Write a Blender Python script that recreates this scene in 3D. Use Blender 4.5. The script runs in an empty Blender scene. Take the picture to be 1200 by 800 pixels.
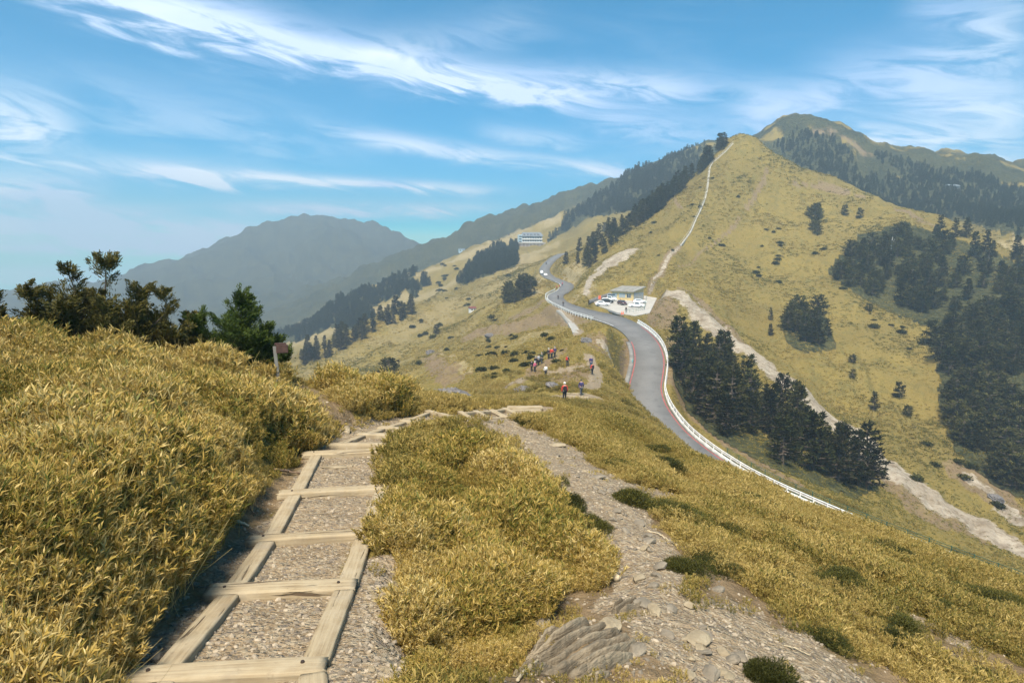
import bpy, bmesh, math, random
import numpy as np
from mathutils import Vector, Matrix

random.seed(7); rng = np.random.default_rng(7)
S = bpy.context.scene
COL = S.collection
R = math.radians

# ---------------------------------------------------------------- camera
PITCH = R(7.0)
cam = bpy.data.cameras.new('camera'); cam_ob = bpy.data.objects.new('camera', cam); COL.objects.link(cam_ob)
cam.sensor_width = 36; cam.lens = 24; cam.clip_start = 0.1; cam.clip_end = 12000
cam_ob.location = (0, 0, 0); cam_ob.rotation_euler = (R(90) - PITCH, 0, 0)
S.camera = cam_ob

# ---------------------------------------------------------------- sky, sun, exposure
SUN_EL, SUN_AZ = R(58), R(194)          # compass-like angle from +Y, clockwise: behind and left of the camera
world = bpy.data.worlds.new('World'); S.world = world; world.use_nodes = True
nt = world.node_tree; N = nt.nodes; L = nt.links
for n in list(N): N.remove(n)
def wn(t, **k):
    n = N.new(t)
    for a, v in k.items(): setattr(n, a, v)
    return n
def wmath(op, a, b=None, c=None, clamp=False):
    n = wn('ShaderNodeMath', operation=op); n.use_clamp = clamp
    for i, v in enumerate((a, b, c)):
        if v is None: continue
        if isinstance(v, (int, float)): n.inputs[i].default_value = v
        else: L.new(v, n.inputs[i])
    return n.outputs[0]
geo = wn('ShaderNodeTexCoord')
sep = wn('ShaderNodeSeparateXYZ'); L.new(geo.outputs['Generated'], sep.inputs[0])
zc = wmath('MAXIMUM', sep.outputs[2], 0.03)
comb = wn('ShaderNodeCombineXYZ'); L.new(sep.outputs[0], comb.inputs[0]); L.new(sep.outputs[1], comb.inputs[1]); L.new(zc, comb.inputs[2])
sky = wn('ShaderNodeTexSky', sky_type='NISHITA'); sky.sun_disc = False
sky.sun_elevation = SUN_EL; sky.sun_rotation = SUN_AZ; sky.altitude = 2500; sky.air_density = 1.0; sky.dust_density = 0.3; sky.ozone_density = 2.0
L.new(comb.outputs[0], sky.inputs[0])
hs = wn('ShaderNodeHueSaturation'); hs.inputs['Saturation'].default_value = 3.2; hs.inputs['Hue'].default_value = 0.482
hs.inputs['Value'].default_value = 1.0
L.new(sky.outputs[0], hs.inputs['Color'])
# clouds: azimuth (radians from +Y) and elevation of the view direction
azs = wmath('ARCTAN2', sep.outputs[0], sep.outputs[1])
els = wmath('ARCSINE', sep.outputs[2])
def noise(vec, scale, detail=6, rough=.55, dist=0):
    n = wn('ShaderNodeTexNoise'); n.inputs['Scale'].default_value = scale; n.inputs['Detail'].default_value = detail
    n.inputs['Roughness'].default_value = rough; n.inputs['Distortion'].default_value = dist
    L.new(vec, n.inputs['Vector']); return n.outputs['Fac']
def vec3(x, y, z=0):
    c = wn('ShaderNodeCombineXYZ')
    for i, v in enumerate((x, y, z)):
        if isinstance(v, (int, float)): c.inputs[i].default_value = v
        else: L.new(v, c.inputs[i])
    return c.outputs[0]
def smooth(v, a, b):
    n = wn('ShaderNodeMapRange', interpolation_type='SMOOTHSTEP'); n.clamp = True
    n.inputs[1].default_value = a; n.inputs[2].default_value = b; L.new(v, n.inputs[0]); return n.outputs[0]
# wisps run slightly downhill to the right
tilt = wmath('ADD', els, wmath('MULTIPLY', azs, 0.16))
n1 = noise(vec3(wmath('MULTIPLY', azs, 1.0), wmath('MULTIPLY', tilt, 7.0), 3.1), 2.2, 8, .58, .6)
n2 = noise(vec3(wmath('MULTIPLY', azs, 2.6), wmath('MULTIPLY', tilt, 12.0), 8.7), 3.0, 9, .62, 1.0)
n3 = noise(vec3(azs, wmath('MULTIPLY', els, 2.2), 1.7), 2.6, 7, .55, .4)
def streak(x0, y0, x1, y1, half, bend=0.0):
    """soft band of cirrus between two directions of the sky, given as the photograph shows them"""
    def ae(px, py):
        u = (px - 600) / 800; v = (400 - py) / 800; c, s_ = math.cos(PITCH), math.sin(PITCH)
        d = (u, c + v * s_, -s_ + v * c); q = math.sqrt(sum(k * k for k in d)); return math.atan2(d[0], d[1]), math.asin(d[2] / q)
    (a0, e0), (a1, e1) = ae(x0, y0), ae(x1, y1); ac, ec = (a0 + a1) / 2, (e0 + e1) / 2; ln = (a1 - a0) / 2; sl = (e1 - e0) / (a1 - a0); half = half / 800
    da = wmath('SUBTRACT', azs, ac)
    line = wmath('MULTIPLY', da, sl)
    if bend: line = wmath('ADD', line, wmath('MULTIPLY', wmath('MULTIPLY', da, da), bend))
    de = wmath('SUBTRACT', wmath('SUBTRACT', els, ec), line)
    wob = wmath('MULTIPLY', wmath('SUBTRACT', n2, .5), half * 3.2)
    de = wmath('DIVIDE', wmath('ADD', de, wob), half)
    g = wmath('POWER', 2.718, wmath('MULTIPLY', wmath('MULTIPLY', de, de), -1.0))
    dl = wmath('DIVIDE', da, ln)
    h = wmath('POWER', 2.718, wmath('MULTIPLY', wmath('MULTIPLY', wmath('MULTIPLY', dl, dl), wmath('MULTIPLY', dl, dl)), -1.2))
    return wmath('MULTIPLY', g, h)
STREAKS = [
    (20,-40,350,55,24,1.0), (130,-10,520,75,24,.45), (330,45,720,125,12,.85), (400,70,860,100,16,.75), (420,60,640,20,20,.22), (390,150,700,200,9,.75), (560,150,690,165,10,.35),
    (150,199,570,223,7,1.6), (260,242,590,246,8,1.1), (-90,264,340,270,13,1.7), (-80,120,90,160,32,.8), (-80,217,120,226,14,1.3), (60,190,330,208,13,.7), (-40,287,280,291,7,1.0), (-60,243,240,250,9,.8),
    (-40,322,240,326,10,1.2), (20,90,420,165,26,.28), (620,190,760,205,9,.4), (680,140,860,150,16,.45), (850,158,1230,172,26,.95), (860,120,1000,112,20,.6), (960,85,1230,70,24,.5), (1050,115,1230,125,18,.55), (1060,20,1220,10,26,.45), (640,205,860,175,14,.35)]
acc = None
for (x0, y0, x1, y1, hf, st) in STREAKS:
    s_ = wmath('MULTIPLY', streak(x0, y0, x1, y1, hf), st)
    acc = s_ if acc is None else wmath('ADD', acc, s_)
fil = wmath('ADD', wmath('MULTIPLY', smooth(n2, .34, .66), .95), .22)
acc = wmath('MULTIPLY', acc, fil)
veil = wmath('MULTIPLY', smooth(n1, .54, .80), .12)
veil2 = wmath('MULTIPLY', smooth(n3, .52, .8), .08)
cl = wmath('ADD', acc, wmath('ADD', veil, veil2), clamp=True)
cloudcol = wn('ShaderNodeMix', data_type='RGBA'); L.new(smooth(n3, .40, .62), cloudcol.inputs[0])
cloudcol.inputs[6].default_value = (8.6, 9.0, 9.6, 1); cloudcol.inputs[7].default_value = (6.0, 7.0, 9.2, 1)
mixc = wn('ShaderNodeMix', data_type='RGBA'); L.new(wmath('MULTIPLY', cl, .92), mixc.inputs[0])
L.new(hs.outputs[0], mixc.inputs[6]); L.new(cloudcol.outputs[2], mixc.inputs[7])
bg = wn('ShaderNodeBackground'); bg.inputs['Strength'].default_value = 0.085
L.new(mixc.outputs[2], bg.inputs['Color'])
wo = wn('ShaderNodeOutputWorld'); L.new(bg.outputs[0], wo.inputs['Surface'])

sun = bpy.data.lights.new('sun', 'SUN'); sun.energy = 4.6; sun.angle = R(20); sun.color = (1.0, .92, .79)
sun_ob = bpy.data.objects.new('sun', sun); COL.objects.link(sun_ob)
sd = Vector((math.sin(SUN_AZ) * math.cos(SUN_EL), math.cos(SUN_AZ) * math.cos(SUN_EL), math.sin(SUN_EL)))
sun_ob.rotation_euler = (-sd).to_track_quat('-Z', 'Y').to_euler(); sun_ob.location = sd * 300

S.view_settings.view_transform = 'Standard'; S.view_settings.look = 'None'
S.view_settings.exposure = 1.0; S.view_settings.gamma = 1.0
S.render.engine = 'CYCLES'
S.cycles.max_bounces = 6; S.cycles.diffuse_bounces = 2; S.cycles.glossy_bounces = 1; S.cycles.transmission_bounces = 3
S.cycles.transparent_max_bounces = 6; S.cycles.volume_bounces = 0
S.cycles.use_adaptive_sampling = True; S.cycles.adaptive_threshold = 0.02
S.cycles.use_denoising = True

# ---------------------------------------------------------------- pixels of the photograph -> directions and places
cp, sp = math.cos(PITCH), math.sin(PITCH)
def ray(px, py):
    u = (px - 600) / 800; v = (400 - py) / 800
    return np.array([u, cp + v * sp, -sp + v * cp])
def at_r(px, py, r):                     # the point on that ray at horizontal range r
    d = ray(px, py); return d * (r / math.hypot(d[0], d[1]))
def at_h(px, py, h):                     # the point on that ray h metres below the eye
    d = ray(px, py); return d * (h / -d[2])

# ---------------------------------------------------------------- terrain control lines (px, py, range)
LINES = [
 # far mountain on the left
 [(-150,352,2250),(0,347,2250),(60,346,2200),(110,343,2150),(160,335,2100),(230,300,2100),(290,275,2000),(350,258,2000),(400,250,1950),(440,262,1950),(480,282,1950),(520,300,1950),(600,320,1950)],
 [(-150,420,1200),(0,410,1200),(150,400,1200),(250,375,1200),(330,350,1250),(400,330,1250),(440,330,1300)],
 [(-150,420,2650),(0,410,2650),(200,400,2650),(400,380,2650),(600,350,2600),(900,330,2600),(1200,330,2600),(1350,330,2600)],
 # ridge B, behind the lodge ridge, up to behind the peak
 [(470,296,1150),(500,288,1100),(540,268,1080),(580,253,1060),(620,240,1040),(660,226,1020),(700,212,980),(760,196,900),(820,172,850),(850,170,800),(880,185,760)],
 # lodge ridge C
 [(300,410,640),(330,392,650),(400,352,660),(450,330,670),(500,312,680),(540,297,690),(580,281,700),(615,266,740),(650,250,760),(690,234,760),(740,208,740),(800,190,700),(840,188,660)],
 [(330,420,720),(400,385,760),(500,330,800),(580,300,820),(650,275,850),(740,240,820)],
 # forest spur D
 [(300,450,380),(330,425,380),(370,408,385),(400,396,390),(440,370,400),(480,360,410),(520,352,425),(560,345,430)],
 [(330,445,430),(400,418,440),(440,390,450),(480,372,460)],
 [(330,415,560),(400,380,560),(450,357,560),(500,338,560),(550,322,550),(600,300,560)],
 # hidden valley left
 [(-150,500,30),(0,490,30),(150,500,30),(300,510,28),(400,515,26),(450,510,26)],
 [(-150,560,80),(0,560,80),(150,560,80),(300,550,80),(400,520,80),(450,505,70)],
 [(-150,530,200),(0,530,200),(150,520,200),(300,490,220),(350,470,240)],
 [(-150,480,500),(0,480,500),(150,460,500),(250,440,520)],
 # mid slopes
 [(400,458,210),(450,462,160),(500,468,110),(545,466,60),(600,470,55),(640,474,55)],
 [(400,440,270),(450,440,240),(500,440,170),(540,440,120),(600,442,95),(650,440,95)],
 [(400,425,320),(450,420,310),(500,422,220),(530,411,205),(545,416,215),(600,420,130),(650,420,120)],
 [(450,395,360),(500,398,320),(550,395,290),(600,396,190),(650,400,160)],
 [(500,370,400),(550,372,350),(600,370,250),(650,375,215)],
 [(550,345,430),(600,345,330),(625,352,290)],
 [(600,322,440),(630,322,400)],
 [(600,300,580),(640,290,600),(690,275,560),(720,262,520)],
 [(590,284,690),(622,280,700),(650,272,710)],
 # spur with the hikers, mound before the road
 [(640,466,66),(675,467,70),(700,462,74),(720,460,80)],
 [(660,445,84),(690,437,92),(715,430,100)],
 [(690,418,102),(700,404,112),(715,391,126),(735,392,128)],
 [(640,395,165),(670,385,150),(690,387,135)],
 # peak crest
 [(870,155,420),(850,166,419),(830,187,415),(790,222,405),(750,250,390),(720,272,375),(690,297,360),(668,312,352)],
 [(870,155,420),(900,172,422),(950,198,420),(1000,222,410),(1050,240,400),(1100,258,385),(1150,278,370),(1200,300,350),(1260,330,330),(1350,370,300)],
 [(870,215,520),(950,235,520),(1050,265,500),(1150,300,460),(1250,340,420)],
 [(700,285,440),(750,270,470),(800,240,490)],
 # peak face
 [(830,225,370),(850,200,390)],
 [(767,328,247),(785,296,285),(800,280,310),(816,257,335)],
 [(700,330,268),(715,300,300),(750,280,335)],
 [(850,300,305),(900,260,355),(960,245,385)],
 [(850,350,248),(900,330,285),(1000,290,330),(1100,300,335)],
 [(880,395,218),(950,370,250),(1050,350,285),(1150,350,295),(1250,360,285)],
 [(950,440,196),(1020,420,225),(1100,410,245),(1200,410,252)],
 [(1000,485,182),(1070,470,205),(1130,470,215),(1200,470,220)],
 [(1060,530,170),(1120,520,185),(1200,530,195)],
 [(1120,580,158),(1200,590,170),(1300,600,165)],
 # gully (its floor)
 [(790,343,228),(830,372,212),(870,403,198),(900,428,188),(950,468,174),(1000,512,162),(1050,553,153),(1100,592,147),(1140,618,143),(1200,650,140),(1300,690,130)],
 # ground between road and gully
 [(800,400,188),(840,430,172),(880,470,155),(930,510,142),(1000,560,130),(1060,600,125),(1130,640,120),(1200,672,116)],
 [(800,455,138),(850,505,118),(900,545,106),(960,580,99),(1020,612,94),(1100,650,88),(1200,690,84)],
 # far mountain on the right
 [(860,165,760),(890,150,720),(925,138,700),(950,134,695),(975,134,690),(1000,142,690),(1015,155,690),(1030,168,690),(1060,184,690),(1100,190,690),(1150,194,690),(1200,203,690),(1300,215,690)],
 [(930,195,600),(1000,200,600),(1060,225,590),(1120,235,590),(1200,245,590),(1300,270,560)],
 [(1200,262,500),(1150,290,490),(1250,285,480)],
 # right crest of the foreground slope
 [(735,470,84),(770,500,66),(810,531,52),(868,562,40)],
 [(920,588,33),(985,615,27)],
 [(1010,624,25.5),(1060,642,22),(1140,665,18),(1200,687,16),(1300,724,14)],
 # below it, hidden flank down to the road
 [(800,560,66),(868,600,56),(920,630,50),(1000,665,45),(1100,700,41),(1200,735,38),(1300,770,36)],
 # foreground left of the walk (grass)
]
GRASSY = [  # (px, py, range) of the canopy's top; the ground lies 0.42 m lower
 [(-150,392,12),(0,392,13.2),(60,396,13.6),(130,400,14),(200,410,14.5),(280,432,15)],
 [(-100,500,6.8),(0,500,6.7),(120,480,7.4),(220,470,8.8),(320,475,10),(370,490,10.8)],
 [(-100,600,4.7),(0,600,4.6),(100,590,4.7),(200,560,6),(300,550,7.5)],
 [(-100,700,3.6),(0,700,3.5),(100,690,3.6),(190,660,4.4),(250,620,5.3)],
 [(-100,800,2.9),(0,800,2.75),(80,780,2.95),(130,730,3.5)],
 # hump right of the walk
 [(650,610,7.6),(690,640,6.9)],
 [(480,600,7.6),(540,600,7.6),(600,630,6.9),(650,680,5.8)],
 [(490,680,5.5),(550,690,5.3),(600,710,5.0)],
 [(500,740,4.5),(560,750,4.4)],
 # mounds by the little path and sign
 [(400,450,15.5),(440,455,15),(475,462,15)],
]
HPTS = [  # (px, py, metres below the eye) bare ground
 (100,900,2.05),(255,880,2.2),(400,900,2.35),(600,950,2.5),(800,950,2.75),(1000,1000,3.1),
 (175,765,2.38),(150,800,2.34),(215,690,2.5),(262,640,2.58),(300,600,2.66),(335,555,2.78),(372,515,2.95),(400,490,3.02),
 (385,470,2.85),(365,455,2.75),(350,444,2.72),
 (260,790,2.44),(375,720,2.60),(330,690,2.62),(420,640,2.72),(370,630,2.74),(395,575,2.86),(410,528,3.0),(445,505,3.2),(470,500,3.3),(488,494,3.42),(520,486,3.65),(555,486,3.95),(600,478,4.4),(633,477,4.65),
 (420,760,2.55),(440,700,2.68),(460,640,2.8),(470,600,2.88),(465,550,3.0),
 (505,512,3.62),(515,525,3.72),(535,508,3.95),(560,530,3.72),(565,502,4.15),(600,562,3.48),
 (590,495,4.05),(620,512,3.85),(650,530,3.75),(690,560,3.6),(720,595,3.48),(745,630,3.42),(770,680,3.25),(800,730,3.15),(840,780,3.05),
 (640,740,2.85),(700,730,2.95),(620,790,2.6),(690,790,2.75),(560,790,2.55),(470,790,2.5),
 (660,500,4.6),(720,530,4.6),(780,560,4.6),(700,490,6.0),(760,530,5.4),
 (800,600,4.1),(850,640,4.0),(900,680,3.9),(950,720,3.9),(1000,760,3.9),(1060,800,3.9),
 (850,580,5.0),(920,620,5.0),(1000,660,5.0),(1080,700,5.0),(1150,740,5.0),(1220,780,5.0),
 (820,720,3.3),(900,760,3.4),(980,800,3.5),(1100,900,3.7),(1250,900,4.6),
]
# ---------------------------------------------------------------- road centre line (px, py, range)
ROADPX = [(668,296,520),(658,298,500),(650,302,475),(642,309,438),(638,317,400),(643,324,365),(655,329,335),(664,333.5,310),(661,340,285),(651,346,262),(654,353,241),(669,360,221),(688,366,205),(707,371,192),(727,378,178),(744,388,163),(756,402,150),(761,420,139),(759,438,131),(756,455,124),(761,475,115.5),(778,501,106),(803,524,99),(838,549,93),(872,569,89),(916,591,85),(958,610,81.5),(1000,629,78.5),(1060,654,74.5),(1120,679,70.5),(1180,702,67),(1260,732,62)]
def catmull(P, n):
    P = np.asarray(P, float); out = []
    Q = np.vstack([2 * P[0] - P[1], P, 2 * P[-1] - P[-2]])
    for i in range(1, len(Q) - 2):
        p0, p1, p2, p3 = Q[i - 1:i + 3]
        for t in np.linspace(0, 1, n, endpoint=False):
            out.append(.5 * ((2 * p1) + (-p0 + p2) * t + (2 * p0 - 5 * p1 + 4 * p2 - p3) * t * t + (-p0 + 3 * p1 - 3 * p2 + p3) * t ** 3))
    out.append(Q[-2]); return np.array(out)
def resample(P, step):
    d = np.r_[0, np.cumsum(np.linalg.norm(np.diff(P, axis=0), axis=1))]
    t = np.linspace(0, d[-1], max(2, int(d[-1] / step) + 1))
    return np.stack([np.interp(t, d, P[:, k]) for k in range(P.shape[1])], 1)
ROAD = resample(catmull([at_r(*p) for p in ROADPX], 12), 1.5)
for _ in range(6):                                   # smooth the grade
    ROAD[1:-1, 2] = (ROAD[:-2, 2] + 2 * ROAD[1:-1, 2] + ROAD[2:, 2]) / 4
ROAD_T = np.gradient(ROAD[:, :2], axis=0); ROAD_T /= np.linalg.norm(ROAD_T, axis=1)[:, None]
ROAD_N = np.stack([ROAD_T[:, 1], -ROAD_T[:, 0]], 1)  # to the right when walking towards the camera's side
ROAD_HW = 3.1 + 2.2 * np.exp(-((np.hypot(ROAD[:, 0], ROAD[:, 1]) - 196) / 20) ** 2)

ctrl = []
def addline(pts, dz=0):
    for (a, b) in zip(pts[:-1], pts[1:]):
        n = max(1, int(abs(b[0] - a[0]) + abs(b[1] - a[1])) // 32)
        for k in range(n):
            t = k / n
            p = at_r(a[0] + (b[0] - a[0]) * t, a[1] + (b[1] - a[1]) * t, math.exp(math.log(a[2]) * (1 - t) + math.log(b[2]) * t))
            ctrl.append((p[0], p[1], p[2] + dz))
    p = at_r(*pts[-1]); ctrl.append((p[0], p[1], p[2] + dz))
for l in LINES: addline(l, -.42 if l[0][:2] == (735, 470) else -.34 if l[0][:2] == (920, 588) else -.10 if l[0][:2] == (1010, 624) else (-.3 if l[0][:2] in ((640, 466), (660, 445)) else 0))
for l in GRASSY: addline(l, -.42)
for (px, py, h) in HPTS: ctrl.append(tuple(at_h(px, py, h)))
for p in ROAD[::7]:
    ctrl.append((p[0], p[1], p[2] - .15))
# ground under and behind the eye
for a in range(-180, 180, 30):
    for r_, h in ((.8, 1.72), (1.6, 1.78)):
        ctrl.append((math.sin(R(a)) * r_, math.cos(R(a)) * r_, -h + .05 * math.cos(R(a)) * -r_ - .10 * math.sin(R(a)) * r_))
ctrl = np.array(ctrl)
ca = np.arctan2(ctrl[:, 0], ctrl[:, 1]); crr = np.hypot(ctrl[:, 0], ctrl[:, 1]); cl_ = np.log(crr); cs = ctrl[:, 2] / crr
# drop near-duplicates
keep = []
for i in range(len(ca)):
    if all((ca[i] - ca[j]) ** 2 + (cl_[i] - cl_[j]) ** 2 > .008 ** 2 for j in keep): keep.append(i)
ca, cl_, cs = ca[keep], cl_[keep], cs[keep]
C2 = .03 ** 2
D2 = (ca[:, None] - ca) ** 2 + (cl_[:, None] - cl_) ** 2
A = np.sqrt(D2 + C2)
n_ = len(ca)
P_ = np.stack([np.ones(n_), ca, cl_], 1)
M_ = np.block([[A - np.eye(n_) * .002, P_], [P_.T, np.zeros((3, 3))]])
wts = np.linalg.solve(M_, np.r_[cs, 0, 0, 0])

# ---------------------------------------------------------------- terrain grid: azimuth x log range
AZ = np.concatenate([np.arange(-85, -42, 1.0), np.arange(-42, 42, .13), np.arange(42, 86, 1.0)]) * math.pi / 180
LR = np.arange(math.log(.8), math.log(2700), .0118)
def rbf(a, l):
    out = np.empty(a.size); a = a.ravel(); l = l.ravel()
    for i in range(0, a.size, 20000):
        aa, ll = a[i:i + 20000], l[i:i + 20000]
        k = np.sqrt((aa[:, None] - ca) ** 2 + (ll[:, None] - cl_) ** 2 + C2)
        out[i:i + 20000] = k @ wts[:n_] + wts[n_] + aa * wts[n_ + 1] + ll * wts[n_ + 2]
    return out
# value noise
def vnoise(x, y, seed=0):
    xi = np.floor(x).astype(np.int64); yi = np.floor(y).astype(np.int64); fx = x - xi; fy = y - yi
    fx = fx * fx * (3 - 2 * fx); fy = fy * fy * (3 - 2 * fy)
    def h(a, b):
        v = (a * 374761393 + b * 668265263 + seed * 974634721) & 0xffffffff
        v = ((v ^ (v >> 13)) * 1274126177) & 0xffffffff
        return ((v ^ (v >> 16)) & 0xffff) / 65535.0
    return (h(xi, yi) * (1 - fx) + h(xi + 1, yi) * fx) * (1 - fy) + (h(xi, yi + 1) * (1 - fx) + h(xi + 1, yi + 1) * fx) * fy
def fbm(x, y, o=4, seed=0):
    s = 0; a = 1; t = 0
    for k in range(o):
        s = s + a * vnoise(x * 2 ** k, y * 2 ** k, seed + k); t += a; a *= .5
    return s / t - .5
ca_s = AZ[::2] if (len(AZ) % 2) else np.r_[AZ[::2], AZ[-1]]
LS = LR[::2] if (len(LR) % 2) else np.r_[LR[::2], LR[-1]]
aG, lG = np.meshgrid(ca_s, LS, indexing='ij')
sG = rbf(aG, lG).reshape(aG.shape)
tmp = np.stack([np.interp(AZ, ca_s, sG[:, j]) for j in range(len(LS))], 1)
SG = np.stack([np.interp(LR, LS, tmp[i]) for i in range(len(AZ))], 0)
GA, GL = np.meshgrid(AZ, LR, indexing='ij'); GR = np.exp(GL)
GX, GY = np.sin(GA) * GR, np.cos(GA) * GR
GZ = SG * GR
def seg_dist(P, W=None):
    """distance of every grid point to a polyline, with the position along it"""
    best = np.full(GX.shape, 1e9); val = np.zeros(GX.shape); w = np.ones(GX.shape)
    lo, hi = P[:, :2].min(0) - 12, P[:, :2].max(0) + 12
    m = (GX > lo[0]) & (GX < hi[0]) & (GY > lo[1]) & (GY < hi[1])
    x, y = GX[m], GY[m]; b = best[m]; v = val[m]; ww = w[m]
    for i in range(len(P) - 1):
        ax, ay = P[i, :2]; dx, dy = P[i + 1, :2] - P[i, :2]; q = dx * dx + dy * dy + 1e-9
        t = np.clip(((x - ax) * dx + (y - ay) * dy) / q, 0, 1)
        d = np.hypot(x - ax - t * dx, y - ay - t * dy); u = d < b
        b[u] = d[u]; v[u] = (P[i, 2] + t * (P[i + 1, 2] - P[i, 2]))[u]
        if W is not None: ww[u] = (W[i] + t * (W[i + 1] - W[i]))[u]
    best[m] = b; val[m] = v; w[m] = ww
    return best, val, w
def sstep(x, a, b):
    t = np.clip((x - a) / (b - a), 0, 1); return t * t * (3 - 2 * t)
# road bench
dR, zR, wR = seg_dist(ROAD, ROAD_HW)
ff = np.clip((GR - 40) / 80, 0, 1) * (.12 + .88 * sstep(dR, 6, 45))                   # folds and gullies on the farther slopes
GZ += ff * GR * (.021 * fbm(GA * 16 + 4, GL * 9, 5, 3) + .010 * fbm(GA * 60, GL * 22, 4, 9))
GZ += np.clip((GR - 45) / 40, 0, 1) * np.clip((320 - GR) / 120, 0, 1) * (.1 + .9 * sstep(dR, 5, 25)) * GR * (.013 * fbm(GA * 42 + 2, GL * 16, 4, 71) - .012 * np.abs(fbm(GA * 30 + GL * 6, GL * 9 + 3, 4, 73)))
GZ += np.clip((GR - 500) / 300, 0, 1) * GR * (.026 * fbm(GA * 14 + 11, GL * 20, 5, 31) - .030 * np.abs(fbm(GA * 22 + GL * 3, GL * 7, 4, 37)))
GZ += np.clip(1 - GR / 60, 0, 1) * (.10 * fbm(GX * .9, GY * .9, 4, 17) + .05 * fbm(GX * 5, GY * 5, 3, 19))

k = 1 - sstep(dR - wR, 1.0, 4.5)
GZ = GZ * (1 - k) + (zR - .30) * k
# level pad of the car park beside the road
PAD = np.array([(26.5,216),(29.8,194),(33.5,186),(39,193),(51,240),(46,256),(34,251),(27.5,233)])
def padz(x, y): return -15.75 + (y - 187) * .031
def inpoly(P, x, y):
    c = np.zeros(np.shape(x), bool); j = len(P) - 1
    for i in range(len(P)):
        xi, yi = P[i][:2]; xj, yj = P[j][:2]
        c ^= ((yi > y) != (yj > y)) & (x < (xj - xi) * (y - yi) / (yj - yi + 1e-12) + xi); j = i
    return c
PADZ = np.column_stack([PAD, padz(PAD[:, 0], PAD[:, 1])])
dP, _, _ = seg_dist(np.vstack([PADZ, PADZ[:1]])); dP = np.where(inpoly(PAD, GX, GY), -dP, dP)
k = (1 - sstep(dP, .6, 4.0)) * (dR > wR + .3)
GZ = GZ * (1 - k) + (padz(GX, GY) - .15) * k
# the walk: ground levelled to just below its timbers
WALK = np.array([at_h(*p) for p in [(255,892,2.24),(262,781,2.40),(329,685,2.60),(363,625,2.72),(390,572,2.84),(406,528,2.97),(424,519,3.03),(447,508,3.18),(466,501,3.28),(489,494,3.40),(520,485,3.60),(547,486,3.80),(566,485,3.94),(583,484,4.08),(601,481,4.24),(615,480,4.42),(634,479,4.48)]])
WALK[:, 2] -= .085
dW, zW, _ = seg_dist(resample(WALK, .25)); k = 1 - sstep(dW, .66, 1.25)
GZ = GZ * (1 - k) + (zW + .02 * fbm(GX * 6, GY * 6, 3, 21)) * k
def H(x, y):
    x = np.asarray(x, float); y = np.asarray(y, float)
    return sample(GZ, x, y)
def sample(F, x, y):
    a = np.arctan2(x, y); l = np.log(np.maximum(np.hypot(x, y), .81))
    i = np.clip(np.searchsorted(AZ, a) - 1, 0, len(AZ) - 2); fi = np.clip((a - AZ[i]) / (AZ[i + 1] - AZ[i]), 0, 1)
    q = np.clip((l - LR[0]) / (LR[1] - LR[0]), 0, len(LR) - 1.001); j = q.astype(int); fj = q - j
    return (F[i, j] * (1 - fi) + F[i + 1, j] * fi) * (1 - fj) + (F[i, j + 1] * (1 - fi) + F[i + 1, j + 1] * fi) * fj
RS = np.exp(np.arange(math.log(1.2), math.log(2600), .004))
def cast(px, py, r0=1.2):
    """where the ray through that pixel meets the ground, searching from range r0"""
    d = ray(px, py); hl = math.hypot(d[0], d[1]); rs = RS[RS >= r0]
    z = d[2] / hl * rs; g = H(d[0] / hl * rs, d[1] / hl * rs)
    w = np.nonzero(z <= g)[0]
    r_ = rs[w[0]] if len(w) else rs[np.argmin(z - g)]
    x, y = d[0] / hl * r_, d[1] / hl * r_
    return np.array([x, y, float(H(x, y))])

# ---------------------------------------------------------------- what covers the ground (masks on the grid, fixed to the place)
def proj(x, y, z):
    zc_ = y * cp - z * sp; u = x / zc_; v = (y * sp + z * cp) / zc_
    return 600 + 800 * u, 400 - 800 * v
def strip(pts, r0=1.2, soft=.45, rag=.35, wl=None):
    """ragged band along a line of (px, py, half width in metres) laid on the ground"""
    P = np.array([cast(p[0], p[1], r0) for p in pts]); W = np.array([p[2] for p in pts], float)
    d, _, w = seg_dist(P, W)
    f = wl or 1.0 / max(.3, W.mean())
    d = d + w * rag * 2.6 * fbm(GX * f, GY * f, 5, 51) + w * rag * .9 * fbm(GX * f * 5, GY * f * 5, 3, 53)
    return 1 - sstep(d, w * (1 - soft), w * (1 + soft * .6))
M = {k: np.zeros(GX.shape) for k in ('gravel', 'earth', 'scree', 'pale', 'forest', 'nograss')}
def put(key, *a, s=1.0, **k): M[key] = np.maximum(M[key], s * strip(*a, **k))
# walk, side paths and worn patches near the eye
put('gravel', [(300,880,.7),(262,790,.66),(335,655,.62),(378,600,.60),(405,530,.6),(440,507,.65),(480,497,.75),(520,489,.85),(560,489,.9),(600,484,.9),(633,479,.8)], rag=.12)
put('gravel', [(588,497,.85),(620,512,.95),(650,530,.85),(690,560,.75),(722,597,.6),(745,640,.5),(772,680,.5),(805,730,.7),(850,770,.9),(920,795,.9),(980,830,1.0)], rag=.5)
put('earth', [(650,530,1.2),(690,560,1.2),(722,597,1.0),(745,640,.8),(772,680,.8),(805,730,1.0),(850,770,1.3),(920,795,1.3)], rag=.5)
put('earth', [(490,512,.3),(515,515,.35),(545,503,.35),(570,498,.3)])
put('gravel', [(690,560,.7),(740,575,.6),(790,582,.35)])
put('gravel', [(430,800,.3),(438,730,.28),(455,660,.22)], rag=.2)
put('earth', [(400,492,.5),(365,460,.7),(350,447,.6),(335,440,.5)])
put('earth', [(176,790,.16),(234,695,.16),(284,630,.16),(340,560,.17),(374,515,.22)], rag=.25)
put('earth', [(470,800,.45),(560,785,.5),(640,745,.6),(710,700,.5),(735,660,.3)])
put('earth', [(640,560,.2),(680,620,.3),(715,660,.35)])
put('earth', [(600,800,.5),(700,770,.5),(760,730,.4)])
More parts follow.
